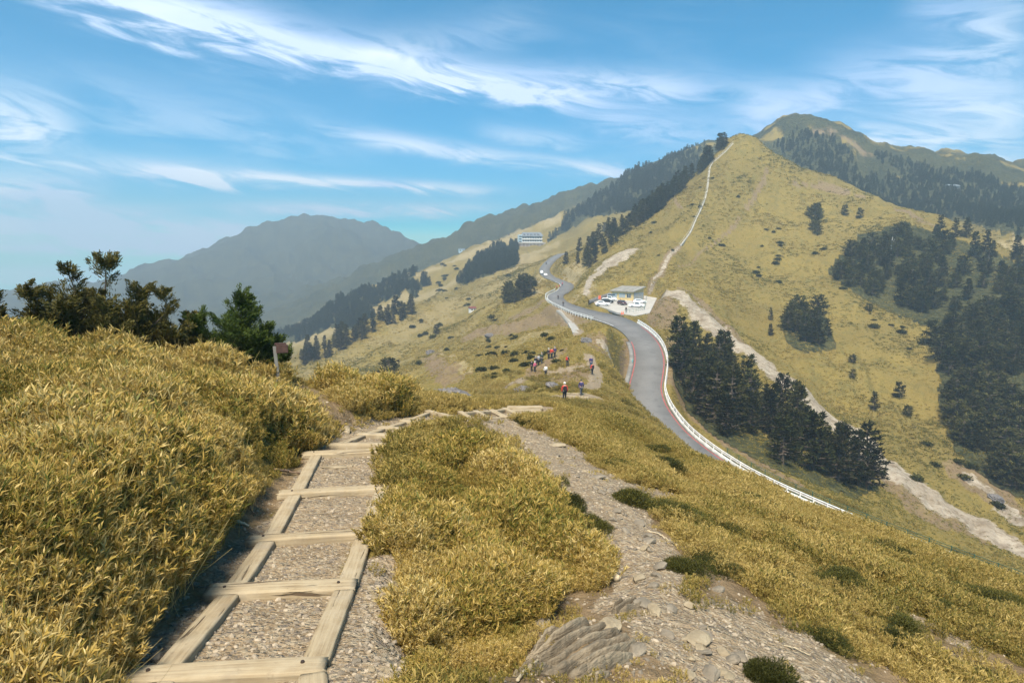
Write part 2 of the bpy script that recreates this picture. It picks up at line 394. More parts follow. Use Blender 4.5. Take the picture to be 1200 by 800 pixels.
put('earth', [(850,680,.3),(890,720,.6),(960,770,.7),(1040,800,.6)]); put('gravel', [(860,720,.5),(930,760,.5),(1000,800,.5)], rag=.7, s=.8)
put('earth', [(1080,740,.4),(1130,770,.5),(1190,790,.5)], rag=.7); put('earth', [(940,690,.3),(1010,730,.35)], rag=.8)
put('gravel', [(1040,705,.25),(1110,745,.3)], rag=.9, s=.8)
# the saddle and the hikers' trails
put('gravel', [(668,468,2.6),(690,466,2.4)], 45, rag=.3); put('gravel', [(688,455,1.0),(697,446,1.0),(699,436,1.0),(693,426,.9),(690,416,.8)], 60)
put('earth', [(655,445,3.0),(670,440,3.0),(680,430,2.0)], 60); put('gravel', [(655,437,2.2),(675,432,1.6)], 60, rag=.8, s=.8)
put('earth', [(595,452,1.2),(612,444,1.2),(628,436,1.3),(648,421,1.0),(662,408,.9)], 60); put('gravel', [(597,450,.7),(612,443,.7)], 60)
put('pale', [(502,412,.9),(515,410,.9),(530,418,1.1),(540,428,1.3),(548,437,1.2)], 60, s=1)
put('earth', [(490,425,3),(505,418,3.5),(520,432,3),(530,445,3)], 60, rag=.7)
put('earth', [(560,466,2.5),(535,462,2.0)], 30, rag=.6)
put('gravel', [(655,364,1.3),(665,372,1.3),(672,382,1.3),(678,392,1.3)], 120); put('earth', [(700,400,2.5),(705,412,2.0)], 80, rag=.8)
put('scree', [(708,402,1.3),(712,412,1.3)], 80, rag=.8)
put('earth', [(560,392,6),(590,382,6),(625,378,7),(650,372,6),(672,380,4)], 150, rag=.8); put('pale', [(610,400,6),(640,390,7),(660,385,5)], 140, rag=.9, s=.6)
put('earth', [(640,352,5),(625,362,5),(600,372,5)], 200, rag=.9)
put('earth', [(738,398,1.6),(738,420,1.8),(735,440,1.8),(738,458,1.3)], 110, rag=.3)
put('earth', [(790,400,3),(795,430,3),(790,450,2.5),(805,480,2),(860,525,1.5),(940,572,1.5)], 100, rag=.5, s=.8)
# car park surroundings, bare banks
put('earth', [(762,352,4),(775,362,6),(785,375,5),(770,378,4)], 170, rag=.5); put('pale', [(672,352,3),(682,345,3.5),(690,335,2.5)], 215, rag=.5)
put('scree', [(686,345,1.2),(690,332,1.5),(694,322,1.5),(715,312,1.0),(735,303,.8)], 220)
put('scree', [(692,328,3),(712,312,6),(728,300,7),(736,292,4)], 230, rag=.8, s=.9)
put('pale', [(668,312,5),(675,330,5),(660,330,3)], 280, rag=.6)
put('pale', [(640,290,14),(615,305,14),(605,318,10)], 430, rag=.8, s=.9); put('pale', [(625,330,6),(630,345,4)], 280, rag=.6)
# peak trails
put('earth', [(763,336,2.2),(770,325,2.0),(778,311,1.8),(790,294,1.5),(797,289,1.3)], 225, rag=.25); put('scree', [(764,336,1.5),(768,328,1.2),(773,321,1.0),(780,309,.9),(790,295,.8),(797,289,.7)], 225, rag=.3, s=.85)
put('earth', [(826,292,.7),(842,282,.9),(858,268,.9),(868,255,.8)], 240, rag=.4); put('earth', [(875,245,1.2),(884,232,1.3),(896,210,1.3),(898,196,1.0)], 260, rag=.8)
put('earth', [(790,315,.5),(810,310,.5),(826,292,.5)], 240); put('earth', [(780,230,1.0),(792,238,1.0),(800,244,.8)], 260)
put('earth', [(930,215,3),(975,222,4),(1010,232,3)], 300, rag=1.0, s=.8); put('earth', [(1050,245,3),(1085,262,4)], 300, rag=1.0, s=.7)
# scree gully
put('scree', [(790,344,4),(812,356,6),(832,374,6.5),(868,404,4.0),(900,430,4.2),(950,470,5.5),(1000,512,6.5),(1050,553,6.0),(1100,592,5.0),(1142,618,4.5),(1200,650,4)], 120, rag=.45)
put('earth', [(796,338,2),(830,362,2.5),(850,382,2.5),(880,408,2.0)], 150, rag=.5); put('earth', [(960,490,2),(1000,530,2.5),(1060,580,3.0),(1110,610,4.0),(1160,630,5)], 110, rag=.9, s=.8)
put('earth', [(1125,548,4),(1160,575,6),(1200,605,7)], 120, rag=.6); put('scree', [(1140,562,2.5),(1175,590,3.5),(1210,612,4)], 120, rag=.8, s=.8)
put('earth', [(1040,575,3),(1090,605,4)], 100, rag=.9, s=.7)
# far mountain scree
put('scree', [(985,200,4),(1000,218,6),(1012,232,5)], 480, rag=.6); put('earth', [(960,150,14),(990,160,14),(1010,180,10),(1040,190,9)], 500, rag=1.2, s=.7)
put('pale', [(1150,330,14),(1200,290,18),(1180,300,14)], 440, rag=.3); put('pale', [(1010,235,14),(1060,262,14)], 480, rag=.6)
# left slopes: bleached grass
put('pale', [(610,272,18),(580,285,16),(545,300,16),(500,318,14),(450,335,12),(410,352,10)], 560, rag=.7)
put('pale', [(600,300,16),(550,325,16),(500,345,14),(450,360,12),(400,385,10),(350,398,10)], 430, rag=.9, s=.8)
put('pale', [(600,325,12),(540,350,14),(500,380,12),(450,400,10)], 300, rag=1.0, s=.5)
put('pale', [(640,247,10),(615,262,12)], 650, rag=.5); put('pale', [(645,258,16),(600,276,16)], 640, rag=.4)
M['pale'] = np.maximum(M['pale'], .35 * sstep(fbm(GA * 30, GL * 18, 4, 77), -.05, .2) * sstep(-GX, -60, 20) * sstep(GR, 130, 260))
# dark forest floor and far woods, by place
FAR = lambda x0, x1: (GR > x0) & (GR < x1)
PXG, PYG = proj(GX, np.maximum(GY, .3), GZ)
def area(poly, r0, r1, rag=0):
    f = fbm(GA * 60, GL * 60, 4, 5) * rag
    return (inpoly(poly, PXG + f, PYG + f * .7) & FAR(r0, r1) & (GY > 0)).astype(float)
WOOD_FAR = [([(690,255),(640,285),(655,262),(690,232),(720,215),(760,200),(800,186),(840,186),(800,225),(760,245)], 500, 900),
            ([(575,280),(600,262),(640,242),(690,214),(780,184),(840,168),(760,205),(690,232),(640,252),(600,272)], 700, 1100),
            ([(300,412),(330,392),(400,352),(450,332),(490,318),(470,345),(430,362),(400,380),(360,395)], 560, 720),
            ([(905,172),(935,155),(985,165),(1000,185),(1010,215),(1040,205),(1080,215),(1130,245),(1110,262),(1020,245),(960,212)], 450, 760),
            ([(1020,180),(1060,190),(1100,200),(1160,210),(1210,225),(1210,285),(1140,262),(1080,225),(1050,200)], 450, 740),
            ([(535,332),(560,304),(582,290),(608,284),(606,312),(575,322),(545,334)], 380, 690), ([(476,338),(500,324),(507,332),(482,350)], 380, 640),
            ([(305,388),(345,372),(400,345),(470,328),(430,352),(380,372)], 480, 640),
            ([(350,380),(420,352),(440,372),(420,390)], 480, 640)]
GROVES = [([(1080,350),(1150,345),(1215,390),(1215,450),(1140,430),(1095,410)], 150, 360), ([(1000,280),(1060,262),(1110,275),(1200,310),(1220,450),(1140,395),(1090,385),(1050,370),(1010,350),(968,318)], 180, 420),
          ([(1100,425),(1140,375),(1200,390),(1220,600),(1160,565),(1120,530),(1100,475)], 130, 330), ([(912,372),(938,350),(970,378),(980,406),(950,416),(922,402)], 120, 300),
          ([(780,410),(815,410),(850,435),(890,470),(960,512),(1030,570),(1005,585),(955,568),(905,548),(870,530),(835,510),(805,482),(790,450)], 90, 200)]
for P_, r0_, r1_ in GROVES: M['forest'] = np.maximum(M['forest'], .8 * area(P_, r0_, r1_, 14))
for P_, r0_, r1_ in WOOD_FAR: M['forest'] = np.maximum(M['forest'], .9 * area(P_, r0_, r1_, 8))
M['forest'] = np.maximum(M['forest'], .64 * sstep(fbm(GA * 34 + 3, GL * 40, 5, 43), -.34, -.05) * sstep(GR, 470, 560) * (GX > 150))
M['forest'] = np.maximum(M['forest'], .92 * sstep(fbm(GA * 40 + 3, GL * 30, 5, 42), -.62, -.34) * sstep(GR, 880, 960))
put('nograss', [(850,690,.2),(890,730,.4),(960,775,.5),(1040,805,.4)], rag=1.1, s=.9)
put('nograss', [(1060,735,.2),(1120,762,.35),(1190,790,.3)], rag=1.2, s=.85)
put('nograss', [(615,795,.3),(655,770,.42),(700,745,.4),(735,720,.25)], rag=.2)
put('earth', [(615,795,.4),(655,770,.55),(700,745,.5),(735,720,.3)], rag=.3)
M['nograss'] = np.maximum(M['nograss'], (1 - sstep(dR - wR, .3, 1.2)))
M['nograss'] = np.maximum(M['nograss'], 1 - sstep(dP, .2, 1.0))

# ---------------------------------------------------------------- materials
def mat(name):
    m = bpy.data.materials.new(name); m.use_nodes = True
    return m, m.node_tree, m.node_tree.nodes['Principled BSDF']
class NT:
    def __init__(s, t): s.t = t
    def n(s, ty, **k):
        q = s.t.nodes.new(ty)
        for a, v in k.items(): setattr(q, a, v)
        return q
    def l(s, a, b): s.t.links.new(a, b)
    def noise(s, vec, sc, det=4, rough=.55, dist=0):
        q = s.n('ShaderNodeTexNoise'); q.inputs['Scale'].default_value = sc; q.inputs['Detail'].default_value = det; q.inputs['Roughness'].default_value = rough; q.inputs['Distortion'].default_value = dist
        if vec is not None: s.l(vec, q.inputs['Vector'])
        return q.outputs['Fac']
    def mr(s, v, a, b, c=0, d=1, st='SMOOTHSTEP'):
        q = s.n('ShaderNodeMapRange', interpolation_type=st)
        for i, x in enumerate((a, b, c, d)): q.inputs[i + 1].default_value = x
        s.l(v, q.inputs[0]); return q.outputs[0]
    def m(s, op, a, b=0, clamp=False):
        q = s.n('ShaderNodeMath', operation=op); q.use_clamp = clamp
        for i, v in enumerate((a, b)):
            if isinstance(v, (int, float)): q.inputs[i].default_value = v
            else: s.l(v, q.inputs[i])
        return q.outputs[0]
    def mix(s, f, a, b, mode='MIX'):
        q = s.n('ShaderNodeMix', data_type='RGBA', blend_type=mode)
        if isinstance(f, (int, float)): q.inputs[0].default_value = f
        else: s.l(f, q.inputs[0])
        for i, v in ((6, a), (7, b)):
            if isinstance(v, tuple): q.inputs[i].default_value = (*v, 1)
            else: s.l(v, q.inputs[i])
        return q.outputs[2]
    def attr(s, name, ty='GEOMETRY'):
        q = s.n('ShaderNodeAttribute', attribute_type=ty); q.attribute_name = name; return q
    def coord(s, which='Object'): return s.n('ShaderNodeTexCoord').outputs[which]
    def mapping(s, v, sc=(1, 1, 1), rot=(0, 0, 0)):
        q = s.n('ShaderNodeMapping'); q.inputs['Scale'].default_value = sc; q.inputs['Rotation'].default_value = rot; s.l(v, q.inputs[0]); return q.outputs[0]
    def bump(s, h, strength, dist, bsdf):
        q = s.n('ShaderNodeBump'); q.inputs['Strength'].default_value = strength; q.inputs['Distance'].default_value = dist
        s.l(h, q.inputs['Height']); s.l(q.outputs[0], bsdf.inputs['Normal'])
def flat_mat(name, col, rough=.7, metal=0, var=.18, sc=6.0, bump=0):
    m, t, b = mat(name); q = NT(t); v = q.coord('Object'); n = q.noise(v, sc, 5)
    c2 = tuple(c * (1 - var) for c in col); c1 = tuple(min(1, c * (1 + var)) for c in col)
    q.l(q.mix(q.mr(n, .3, .7), c2, c1), b.inputs['Base Color']); b.inputs['Roughness'].default_value = rough; b.inputs['Metallic'].default_value = metal
    if bump: q.bump(q.noise(v, sc * 4, 5), .6, bump, b)
    return m

def ground_material():
    m, t, b = mat('ground'); q = NT(t); P = q.coord('Object')
    m1 = q.n('ShaderNodeSeparateColor'); q.l(q.attr('cover').outputs['Color'], m1.inputs[0])
    m2 = q.n('ShaderNodeSeparateColor'); q.l(q.attr('wood').outputs['Color'], m2.inputs[0])
    big = q.noise(P, .022, 5, .6); mid = q.noise(P, .25, 5, .65); fine = q.noise(P, 2.2, 6, .7); tiny = q.noise(P, 22, 5, .7)
    g = q.mix(q.mr(big, .38, .62), (.150, .112, .028), (.200, .148, .036))
    g = q.mix(q.mr(mid, .45, .72), g, (.115, .100, .028))
    g = q.mix(q.mr(fine, .40, .75, 0, .8), g, (.27, .195, .060))
    g = q.mix(q.mr(fine, .25, .42, .55, 0), g, (.06, .055, .018))
    pale = q.mix(q.mr(fine, .35, .7), (.25, .19, .085), (.36, .29, .16))
    pf = q.m('MULTIPLY', m2.outputs[1], q.mr(mid, .25, .6, .45, 1))
    g = q.mix(pf, g, pale)
    earth = q.mix(q.mr(fine, .3, .7), (.115, .078, .040), (.235, .165, .092))
    earth = q.mix(q.mr(q.noise(P, .35, 7, .75), .45, .62, 0, .75), earth, (.21, .155, .065)); earth = q.mix(q.mr(tiny, .5, .75, 0, .7), earth, (.27, .20, .13))
    ef = q.mr(q.m('ADD', m1.outputs[1], q.m('MULTIPLY', q.m('SUBTRACT', fine, .5), .9)), .35, .65)
    g = q.mix(ef, g, earth)
    vor = q.n('ShaderNodeTexVoronoi'); vor.inputs['Scale'].default_value = 26; q.l(P, vor.inputs['Vector'])
    vor2 = q.n('ShaderNodeTexVoronoi'); vor2.inputs['Scale'].default_value = 70; q.l(P, vor2.inputs['Vector'])
    sv = q.n('ShaderNodeSeparateColor'); q.l(vor.outputs['Color'], sv.inputs[0]); sv2 = q.n('ShaderNodeSeparateColor'); q.l(vor2.outputs['Color'], sv2.inputs[0])
    dirt = q.mix(q.mr(fine, .3, .7), (.19, .135, .078), (.28, .21, .132))
    grav = q.mix(q.mr(sv2.outputs[0], .45, .75, 0, .85), dirt, (.29, .225, .145))
    grav = q.mix(q.mr(sv.outputs[0], .62, .78, 0, .9), grav, (.33, .27, .185)); grav = q.mix(q.mr(sv.outputs[1], .8, .9, 0, .8), grav, (.17, .14, .11))
    gf = q.mr(q.m('ADD', m1.outputs[0], q.m('MULTIPLY', q.m('SUBTRACT', fine, .5), .6)), .38, .62)
    g = q.mix(gf, g, grav)
    fs = q.noise(P, .22, 8, .78)
    sc = q.mix(q.mr(fs, .3, .7), (.20, .155, .105), (.44, .375, .285)); sc = q.mix(q.mr(q.noise(P, .6, 6, .75), .52, .62, 0, .85), sc, (.17, .125, .075))
    sf = q.mr(q.m('ADD', m1.outputs[2], q.m('MULTIPLY', q.m('SUBTRACT', q.noise(P, .5, 7, .75), .5), 1.9)), .36, .60)
    g = q.mix(sf, g, sc)
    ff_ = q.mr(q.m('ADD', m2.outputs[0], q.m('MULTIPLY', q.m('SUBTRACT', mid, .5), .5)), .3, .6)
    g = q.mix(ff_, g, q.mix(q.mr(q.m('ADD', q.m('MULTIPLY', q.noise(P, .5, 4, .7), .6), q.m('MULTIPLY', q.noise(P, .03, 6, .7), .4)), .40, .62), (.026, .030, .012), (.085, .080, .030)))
    q.l(g, b.inputs['Base Color']); b.inputs['Roughness'].default_value = .95; b.inputs['Specular IOR Level'].default_value = .15
    h = q.m('ADD', q.m('ADD', q.m('MULTIPLY', fine, .35), q.m('MULTIPLY', tiny, .05)), q.m('MULTIPLY', q.mr(vor.outputs['Distance'], 0, .6, 1, 0), q.m('MULTIPLY', gf, .035)))
    h = q.m('ADD', h, q.m('MULTIPLY', mid, .9)); h = q.m('ADD', h, q.m('MULTIPLY', q.m('MULTIPLY', q.noise(P, .35, 3, .7), ff_), 5.0))
    q.bump(h, .7, 1.0, b)
    return m

def mesh_from(name, V, F, smooth=True):
    """V (n,3), F (m,3|4) arrays"""
    V = np.asarray(V, float); F = np.asarray(F); k = F.shape[1]
    me = bpy.data.meshes.new(name); me.vertices.add(len(V)); me.vertices.foreach_set('co', V.ravel())
    me.loops.add(F.size); me.loops.foreach_set('vertex_index', F.ravel().astype(np.int32))
    me.polygons.add(len(F)); me.polygons.foreach_set('loop_start', np.arange(0, F.size, k)); me.polygons.foreach_set('loop_total', np.full(len(F), k))
    if smooth: me.polygons.foreach_set('use_smooth', np.ones(len(F), bool))
    me.update(calc_edges=True); return me
def link(name, me, m=None, parent=None):
    if m is not None: me.materials.append(m)
    o = bpy.data.objects.new(name, me); COL.objects.link(o)
    if parent: o.parent = parent
    return o
def tag(o, label=None, cat=None, group=None, kind=None):
    for k, v in (('label', label), ('category', cat), ('group', group), ('kind', kind)):
        if v: o[k] = v
    return o
def empty(name, loc, rz=0, label=None, cat=None, group=None):
    o = bpy.data.objects.new(name, None); COL.objects.link(o); o.location = loc; o.rotation_euler = (0, 0, rz); o.empty_display_size = .1
    return tag(o, label, cat, group)
def dup(o, loc, rz=0, sc=1.0, label=None, group=None):
    kids = [c for c in bpy.data.objects if c.parent == o] if o.name not in KIDS else KIDS[o.name]
    KIDS[o.name] = kids
    r = o.copy(); COL.objects.link(r); r.location = loc; r.rotation_euler = (0, 0, rz); r.scale = (sc,) * 3 if isinstance(sc, (int, float)) else sc
    if label: r['label'] = label
    if group: r['group'] = group
    for c in kids:
        d = c.copy(); COL.objects.link(d); d.parent = r
        if c.name not in KIDS: KIDS[c.name] = [g for g in bpy.data.objects if g.parent == c]
        for g in KIDS[c.name]:
            e = g.copy(); COL.objects.link(e); e.parent = d
    return r
KIDS = {}

# ---------------------------------------------------------------- the ground
na, nl = GX.shape
ii, jj = np.meshgrid(np.arange(na - 1), np.arange(nl - 1), indexing='ij')
a_ = (ii * nl + jj).ravel()
# a disc closes the hole under the eye
V = np.vstack([np.stack([GX, GY, GZ], -1).reshape(-1, 3)])
me = mesh_from('ground', V, np.stack([a_, a_ + nl, a_ + nl + 1, a_ + 1], 1)[:, ::-1][:, [0, 1, 2, 3]])
for nm, ch in (('cover', ('gravel', 'earth', 'scree')), ('wood', ('forest', 'pale', 'nograss'))):
    at = me.attributes.new(nm, 'FLOAT_COLOR', 'POINT')
    at.data.foreach_set('color', np.stack([M[c] for c in ch] + [np.ones(GX.shape)], -1).reshape(-1).astype(np.float32))
tag(link('ground', me, ground_material()), kind='structure')

# ---------------------------------------------------------------- road, painted edge lines, gutter
def ribbon(P, T_N, o0, o1, dz, name, m, i0=0, i1=None, thick=None):
    """band between two offsets across the road; thick gives it a body below"""
    i1 = len(P) if i1 is None else i1; P = P[i0:i1]; Nn = T_N[i0:i1]; o0 = np.broadcast_to(o0, (len(ROAD),))[i0:i1] if np.ndim(o0) == 0 or len(np.atleast_1d(o0)) == len(ROAD) else o0
    o1 = np.broadcast_to(o1, (len(ROAD),))[i0:i1]
    a = np.column_stack([P[:, :2] + Nn * o0[:, None], P[:, 2] + dz]); b = np.column_stack([P[:, :2] + Nn * o1[:, None], P[:, 2] + dz])
    n = len(P)
    if thick is None:
        V = np.vstack([a, b]); i = np.arange(n - 1); F = np.stack([i, i + 1, n + i + 1, n + i], 1)
    else:
        lo = np.array([0, 0, thick]); V = np.vstack([a, b, b - lo, a - lo]); i = np.arange(n - 1)
        F = np.vstack([np.stack([k * n + i, k * n + i + 1, ((k + 1) % 4) * n + i + 1, ((k + 1) % 4) * n + i], 1) for k in range(4)] + [[[0, n, 2 * n, 3 * n]], [[n - 1, 4 * n - 1, 3 * n - 1, 2 * n - 1]]])
    return link(name, mesh_from(name, V, F, False), m)
def asphalt():
    m, t, b = mat('asphalt'); q = NT(t); P = q.coord('Object')
    n = q.noise(P, .18, 5, .6); f = q.noise(P, 9, 5, .7)
    c = q.mix(q.mr(n, .3, .7), (.120, .115, .108), (.165, .158, .148)); c = q.mix(q.mr(f, .3, .7, 0, .35), c, (.19, .185, .175)); c = q.mix(q.mr(q.noise(P, .6, 5, .7), .56, .62, 0, .45), c, (.085, .082, .078))
    q.l(c, b.inputs['Base Color']); b.inputs['Roughness'].default_value = .9; return m
M_ASPH = asphalt()
M_RED = flat_mat('worn red paint', (.33, .075, .062), .75, var=.3, sc=1.5); M_WHITE = flat_mat('white paint', (.72, .71, .67), .55, var=.12, sc=2)
M_CONC = flat_mat('weathered concrete', (.36, .335, .29), .9, var=.25, sc=1.2, bump=.01)
ribbon(ROAD, ROAD_N, -ROAD_HW, ROAD_HW, 0, 'road', M_ASPH, thick=.25)['kind'] = 'structure'
RR = np.hypot(ROAD[:, 0], ROAD[:, 1])
iJ = int(np.argmin(abs(RR - 170))); iK = int(np.argmin(abs(RR - 152)))
tag(ribbon(ROAD, ROAD_N, -ROAD_HW + .18, -ROAD_HW + .36, .006, 'road_edge_line', M_RED, iJ, None), kind='structure')
tag(ribbon(ROAD, ROAD_N, ROAD_HW - .36, ROAD_HW - .18, .006, 'road_edge_line', M_RED, iK, None), kind='structure')
iU = int(np.argmin(abs(RR - 330)))
tag(ribbon(ROAD, ROAD_N, ROAD_HW - .34, ROAD_HW - .18, .006, 'road_edge_line', M_WHITE, iU, iJ), kind='structure')
tag(ribbon(ROAD, ROAD_N, ROAD_HW + .05, ROAD_HW + .85, .03, 'gutter', flat_mat('grey gutter concrete', (.20, .19, .17), .9, var=.25, sc=.8), iK, None, .25), kind='structure')

# ---------------------------------------------------------------- haze
def box_mesh(name, x0, x1, y0, y1, z0, z1):
    V = [(x, y, z) for x in (x0, x1) for y in (y0, y1) for z in (z0, z1)]
    F = [(0, 1, 3, 2), (4, 6, 7, 5), (0, 4, 5, 1), (2, 3, 7, 6), (0, 2, 6, 4), (1, 5, 7, 3)]
    return mesh_from(name, V, F, False)
HAZE = 0.00058
m = bpy.data.materials.new('haze'); m.use_nodes = True; t = m.node_tree
for n in list(t.nodes): t.nodes.remove(n)
pv = t.nodes.new('ShaderNodeVolumePrincipled'); pv.inputs['Density'].default_value = HAZE; pv.inputs['Color'].default_value = (.67, .84, .96, 1); pv.inputs['Anisotropy'].default_value = .2
ou = t.nodes.new('ShaderNodeOutputMaterial'); t.links.new(pv.outputs[0], ou.inputs['Volume'])
top = GZ.max() + 9
print('TOP', top, 'LOW', GZ.min())
hz = tag(link('haze', box_mesh('haze', GX.min() - 5, GX.max() + 5, -12, GY.max() + 5, GZ.min() - 1, top), m), kind='stuff')

# ---------------------------------------------------------------- leaves, sprays and crowns
def leaf_mat(name, cols, inst=None, trans=.32, rough=.6, spec=.25):
    """leaf colours, one tone per leaf ('lv'), plant by plant ('tint')"""
    m, t, b = mat(name); q = NT(t)
    r = q.attr('lv').outputs['Fac']
    ramp = q.n('ShaderNodeValToRGB'); el = ramp.color_ramp.elements
    while len(el) < len(cols): el.new(.5)
    for e, (p, c) in zip(el, cols): e.position = p; e.color = (*c, 1)
    if inst:
        ti = q.attr('tint', 'INSTANCER').outputs['Fac']
        v = q.m('ADD', q.m('MULTIPLY', r, .62), q.m('MULTIPLY', ti, .38), True)
    else:
        oi = q.n('ShaderNodeObjectInfo').outputs['Random']
        v = q.m('ADD', q.m('MULTIPLY', r, .62), q.m('MULTIPLY', oi, .38), True)
    q.l(v, ramp.inputs[0]); q.l(ramp.outputs[0], b.inputs['Base Color'])
    b.inputs['Roughness'].default_value = rough; b.inputs['Specular IOR Level'].default_value = spec
    if trans:
        tr = q.n('ShaderNodeBsdfTranslucent'); q.l(ramp.outputs[0], tr.inputs['Color'])
        ad = q.n('ShaderNodeMixShader'); ad.inputs[0].default_value = trans
        out = [n for n in t.nodes if n.type == 'OUTPUT_MATERIAL'][0]
        q.l(b.outputs[0], ad.inputs[1]); q.l(tr.outputs[0], ad.inputs[2]); q.l(ad.outputs[0], out.inputs['Surface'])
    return m
def norm(v): return v / (np.linalg.norm(v, axis=-1, keepdims=True) + 1e-9)
def blades(base, direc, length, width, bend, lv, rng_):
    """narrow leaves: 6 vertices, 2 quads... a pointed tip from a folded quad pair"""
    n = len(base); direc = norm(direc)
    side = norm(np.cross(direc, rng_.normal(size=(n, 3))))
    up = norm(np.cross(side, direc))
    L_ = length[:, None]; W_ = width[:, None]
    mid = base + direc * L_ * .5 + up * (bend * length)[:, None] * .3
    tip = base + direc * L_ * 1.0 - np.array([0, 0, 1]) * (bend * length)[:, None]
    V = np.stack([base - side * W_ * .3, base + side * W_ * .3, mid + side * W_ * .5, mid - side * W_ * .5, tip + side * W_ * .06, tip - side * W_ * .06], 1).reshape(-1, 3)
    k = np.arange(n)[:, None] * 6
    F = np.vstack([k + np.array([[0, 1, 2, 3]]), k + np.array([[3, 2, 4, 5]])])
    return V, F, np.repeat(lv, 6)
def flakes(base, direc, length, width, lv, rng_):
    n = len(base); direc = norm(direc); side = norm(np.cross(direc, rng_.normal(size=(n, 3))))
    L_ = length[:, None]; W_ = width[:, None]
    V = np.stack([base - side * W_ * .35, base + side * W_ * .35, base + direc * L_ + side * W_ * .25, base + direc * L_ - side * W_ * .25], 1).reshape(-1, 3)
    F = np.arange(n)[:, None] * 4 + np.array([[0, 1, 2, 3]])
    return V, F, np.repeat(lv, 4)
def leaf_mesh(name, parts, m):
    o = 0; Vs, Fs, Ls = [], [], []
    for V, F, l in parts: Vs.append(V); Fs.append(F + o); Ls.append(l); o += len(V)
    me = mesh_from(name, np.vstack(Vs), np.vstack(Fs), False)
    at = me.attributes.new('lv', 'FLOAT', 'POINT'); at.data.foreach_set('value', np.concatenate(Ls).astype(np.float32))
    if m: me.materials.append(m)
    return me

BAMBOO = [(0, (.035, .050, .009)), (.20, (.095, .108, .018)), (.40, (.205, .185, .032)), (.56, (.36, .245, .052)), (.75, (.46, .32, .085)), (1, (.60, .47, .20))]
TUFT = [(0, (.045, .055, .012)), (.24, (.135, .128, .025)), (.5, (.31, .225, .052)), (1, (.52, .385, .14))]
M_BAM = leaf_mat('bamboo grass leaf', BAMBOO, True); M_TUFT = leaf_mat('dry grass blade', TUFT, True)
def bamboo_clump(seed, stems, per, hgt, rad, ll, lw):
    g = np.random.default_rng(seed); parts = []
    n = stems * per
    a = g.uniform(0, 6.283, stems); rr = rad * np.sqrt(g.uniform(0, 1, stems)); h = hgt * g.uniform(.72, 1.08, stems) * (1 - .28 * (rr / rad) ** 2)
    root = np.stack([np.cos(a) * rr * .75, np.sin(a) * rr * .75, np.zeros(stems)], 1)
    topp = np.stack([np.cos(a) * rr * 1.15 + g.normal(0, .03, stems), np.sin(a) * rr * 1.15 + g.normal(0, .03, stems), h], 1)
    s = np.repeat(np.arange(stems), per); t = 1 - .62 * g.uniform(0, 1, n) ** 1.35
    base = root[s] * (1 - t[:, None]) + topp[s] * t[:, None]
    out = np.stack([np.cos(a[s]), np.sin(a[s]), np.zeros(n)], 1)
    d = out * g.uniform(0, .5, n)[:, None] + g.normal(0, .62, (n, 3)); d[:, 2] = np.abs(d[:, 2]) * .7 + .45 + .3 * t
    lv = np.clip(g.normal(.57, .32, n) + (g.uniform(0, 1, n) < .12) * .35, 0, 1)
    parts.append(blades(base, d, ll * g.uniform(.6, 1.25, n), lw * g.uniform(.7, 1.3, n), g.uniform(.0, .35, n), lv, g))
    # stalks, some of them dead and bare
    kd = 7; dz_ = np.stack([g.normal(0, .10, kd), g.normal(0, .10, kd), np.full(kd, .42)], 1); rb = np.stack([g.uniform(-rad, rad, kd), g.uniform(-rad, rad, kd), np.zeros(kd)], 1)
    parts.append(flakes(rb, dz_, hgt * g.uniform(.85, 1.2, kd), np.full(kd, .0035), np.full(kd, .95), g))
    parts.append(flakes(root, topp - root, np.linalg.norm(topp - root, axis=1), np.full(stems, lw * .5), np.full(stems, .45), g))
    return leaf_mesh('bamboo_clump', parts, None)
def tuft_clump(seed, n, hgt, rad, lw):
    g = np.random.default_rng(seed)
    a = g.uniform(0, 6.283, n); rr = rad * np.sqrt(g.uniform(0, 1, n))
    base = np.stack([np.cos(a) * rr, np.sin(a) * rr, -.06 * np.ones(n)], 1)
    d = np.stack([np.cos(a) * .6, np.sin(a) * .6, np.ones(n)], 1) * np.stack([rr / rad, rr / rad, np.ones(n)], 1) + g.normal(0, .28, (n, 3))
    lv = np.clip(g.normal(.45, .25, n), 0, 1)
    return leaf_mesh('grass_tuft', [blades(base, d, hgt * g.uniform(.5, 1.15, n) * (1 - .35 * rr / rad), lw * g.uniform(.7, 1.3, n), g.uniform(.05, .5, n), lv, g)], None)

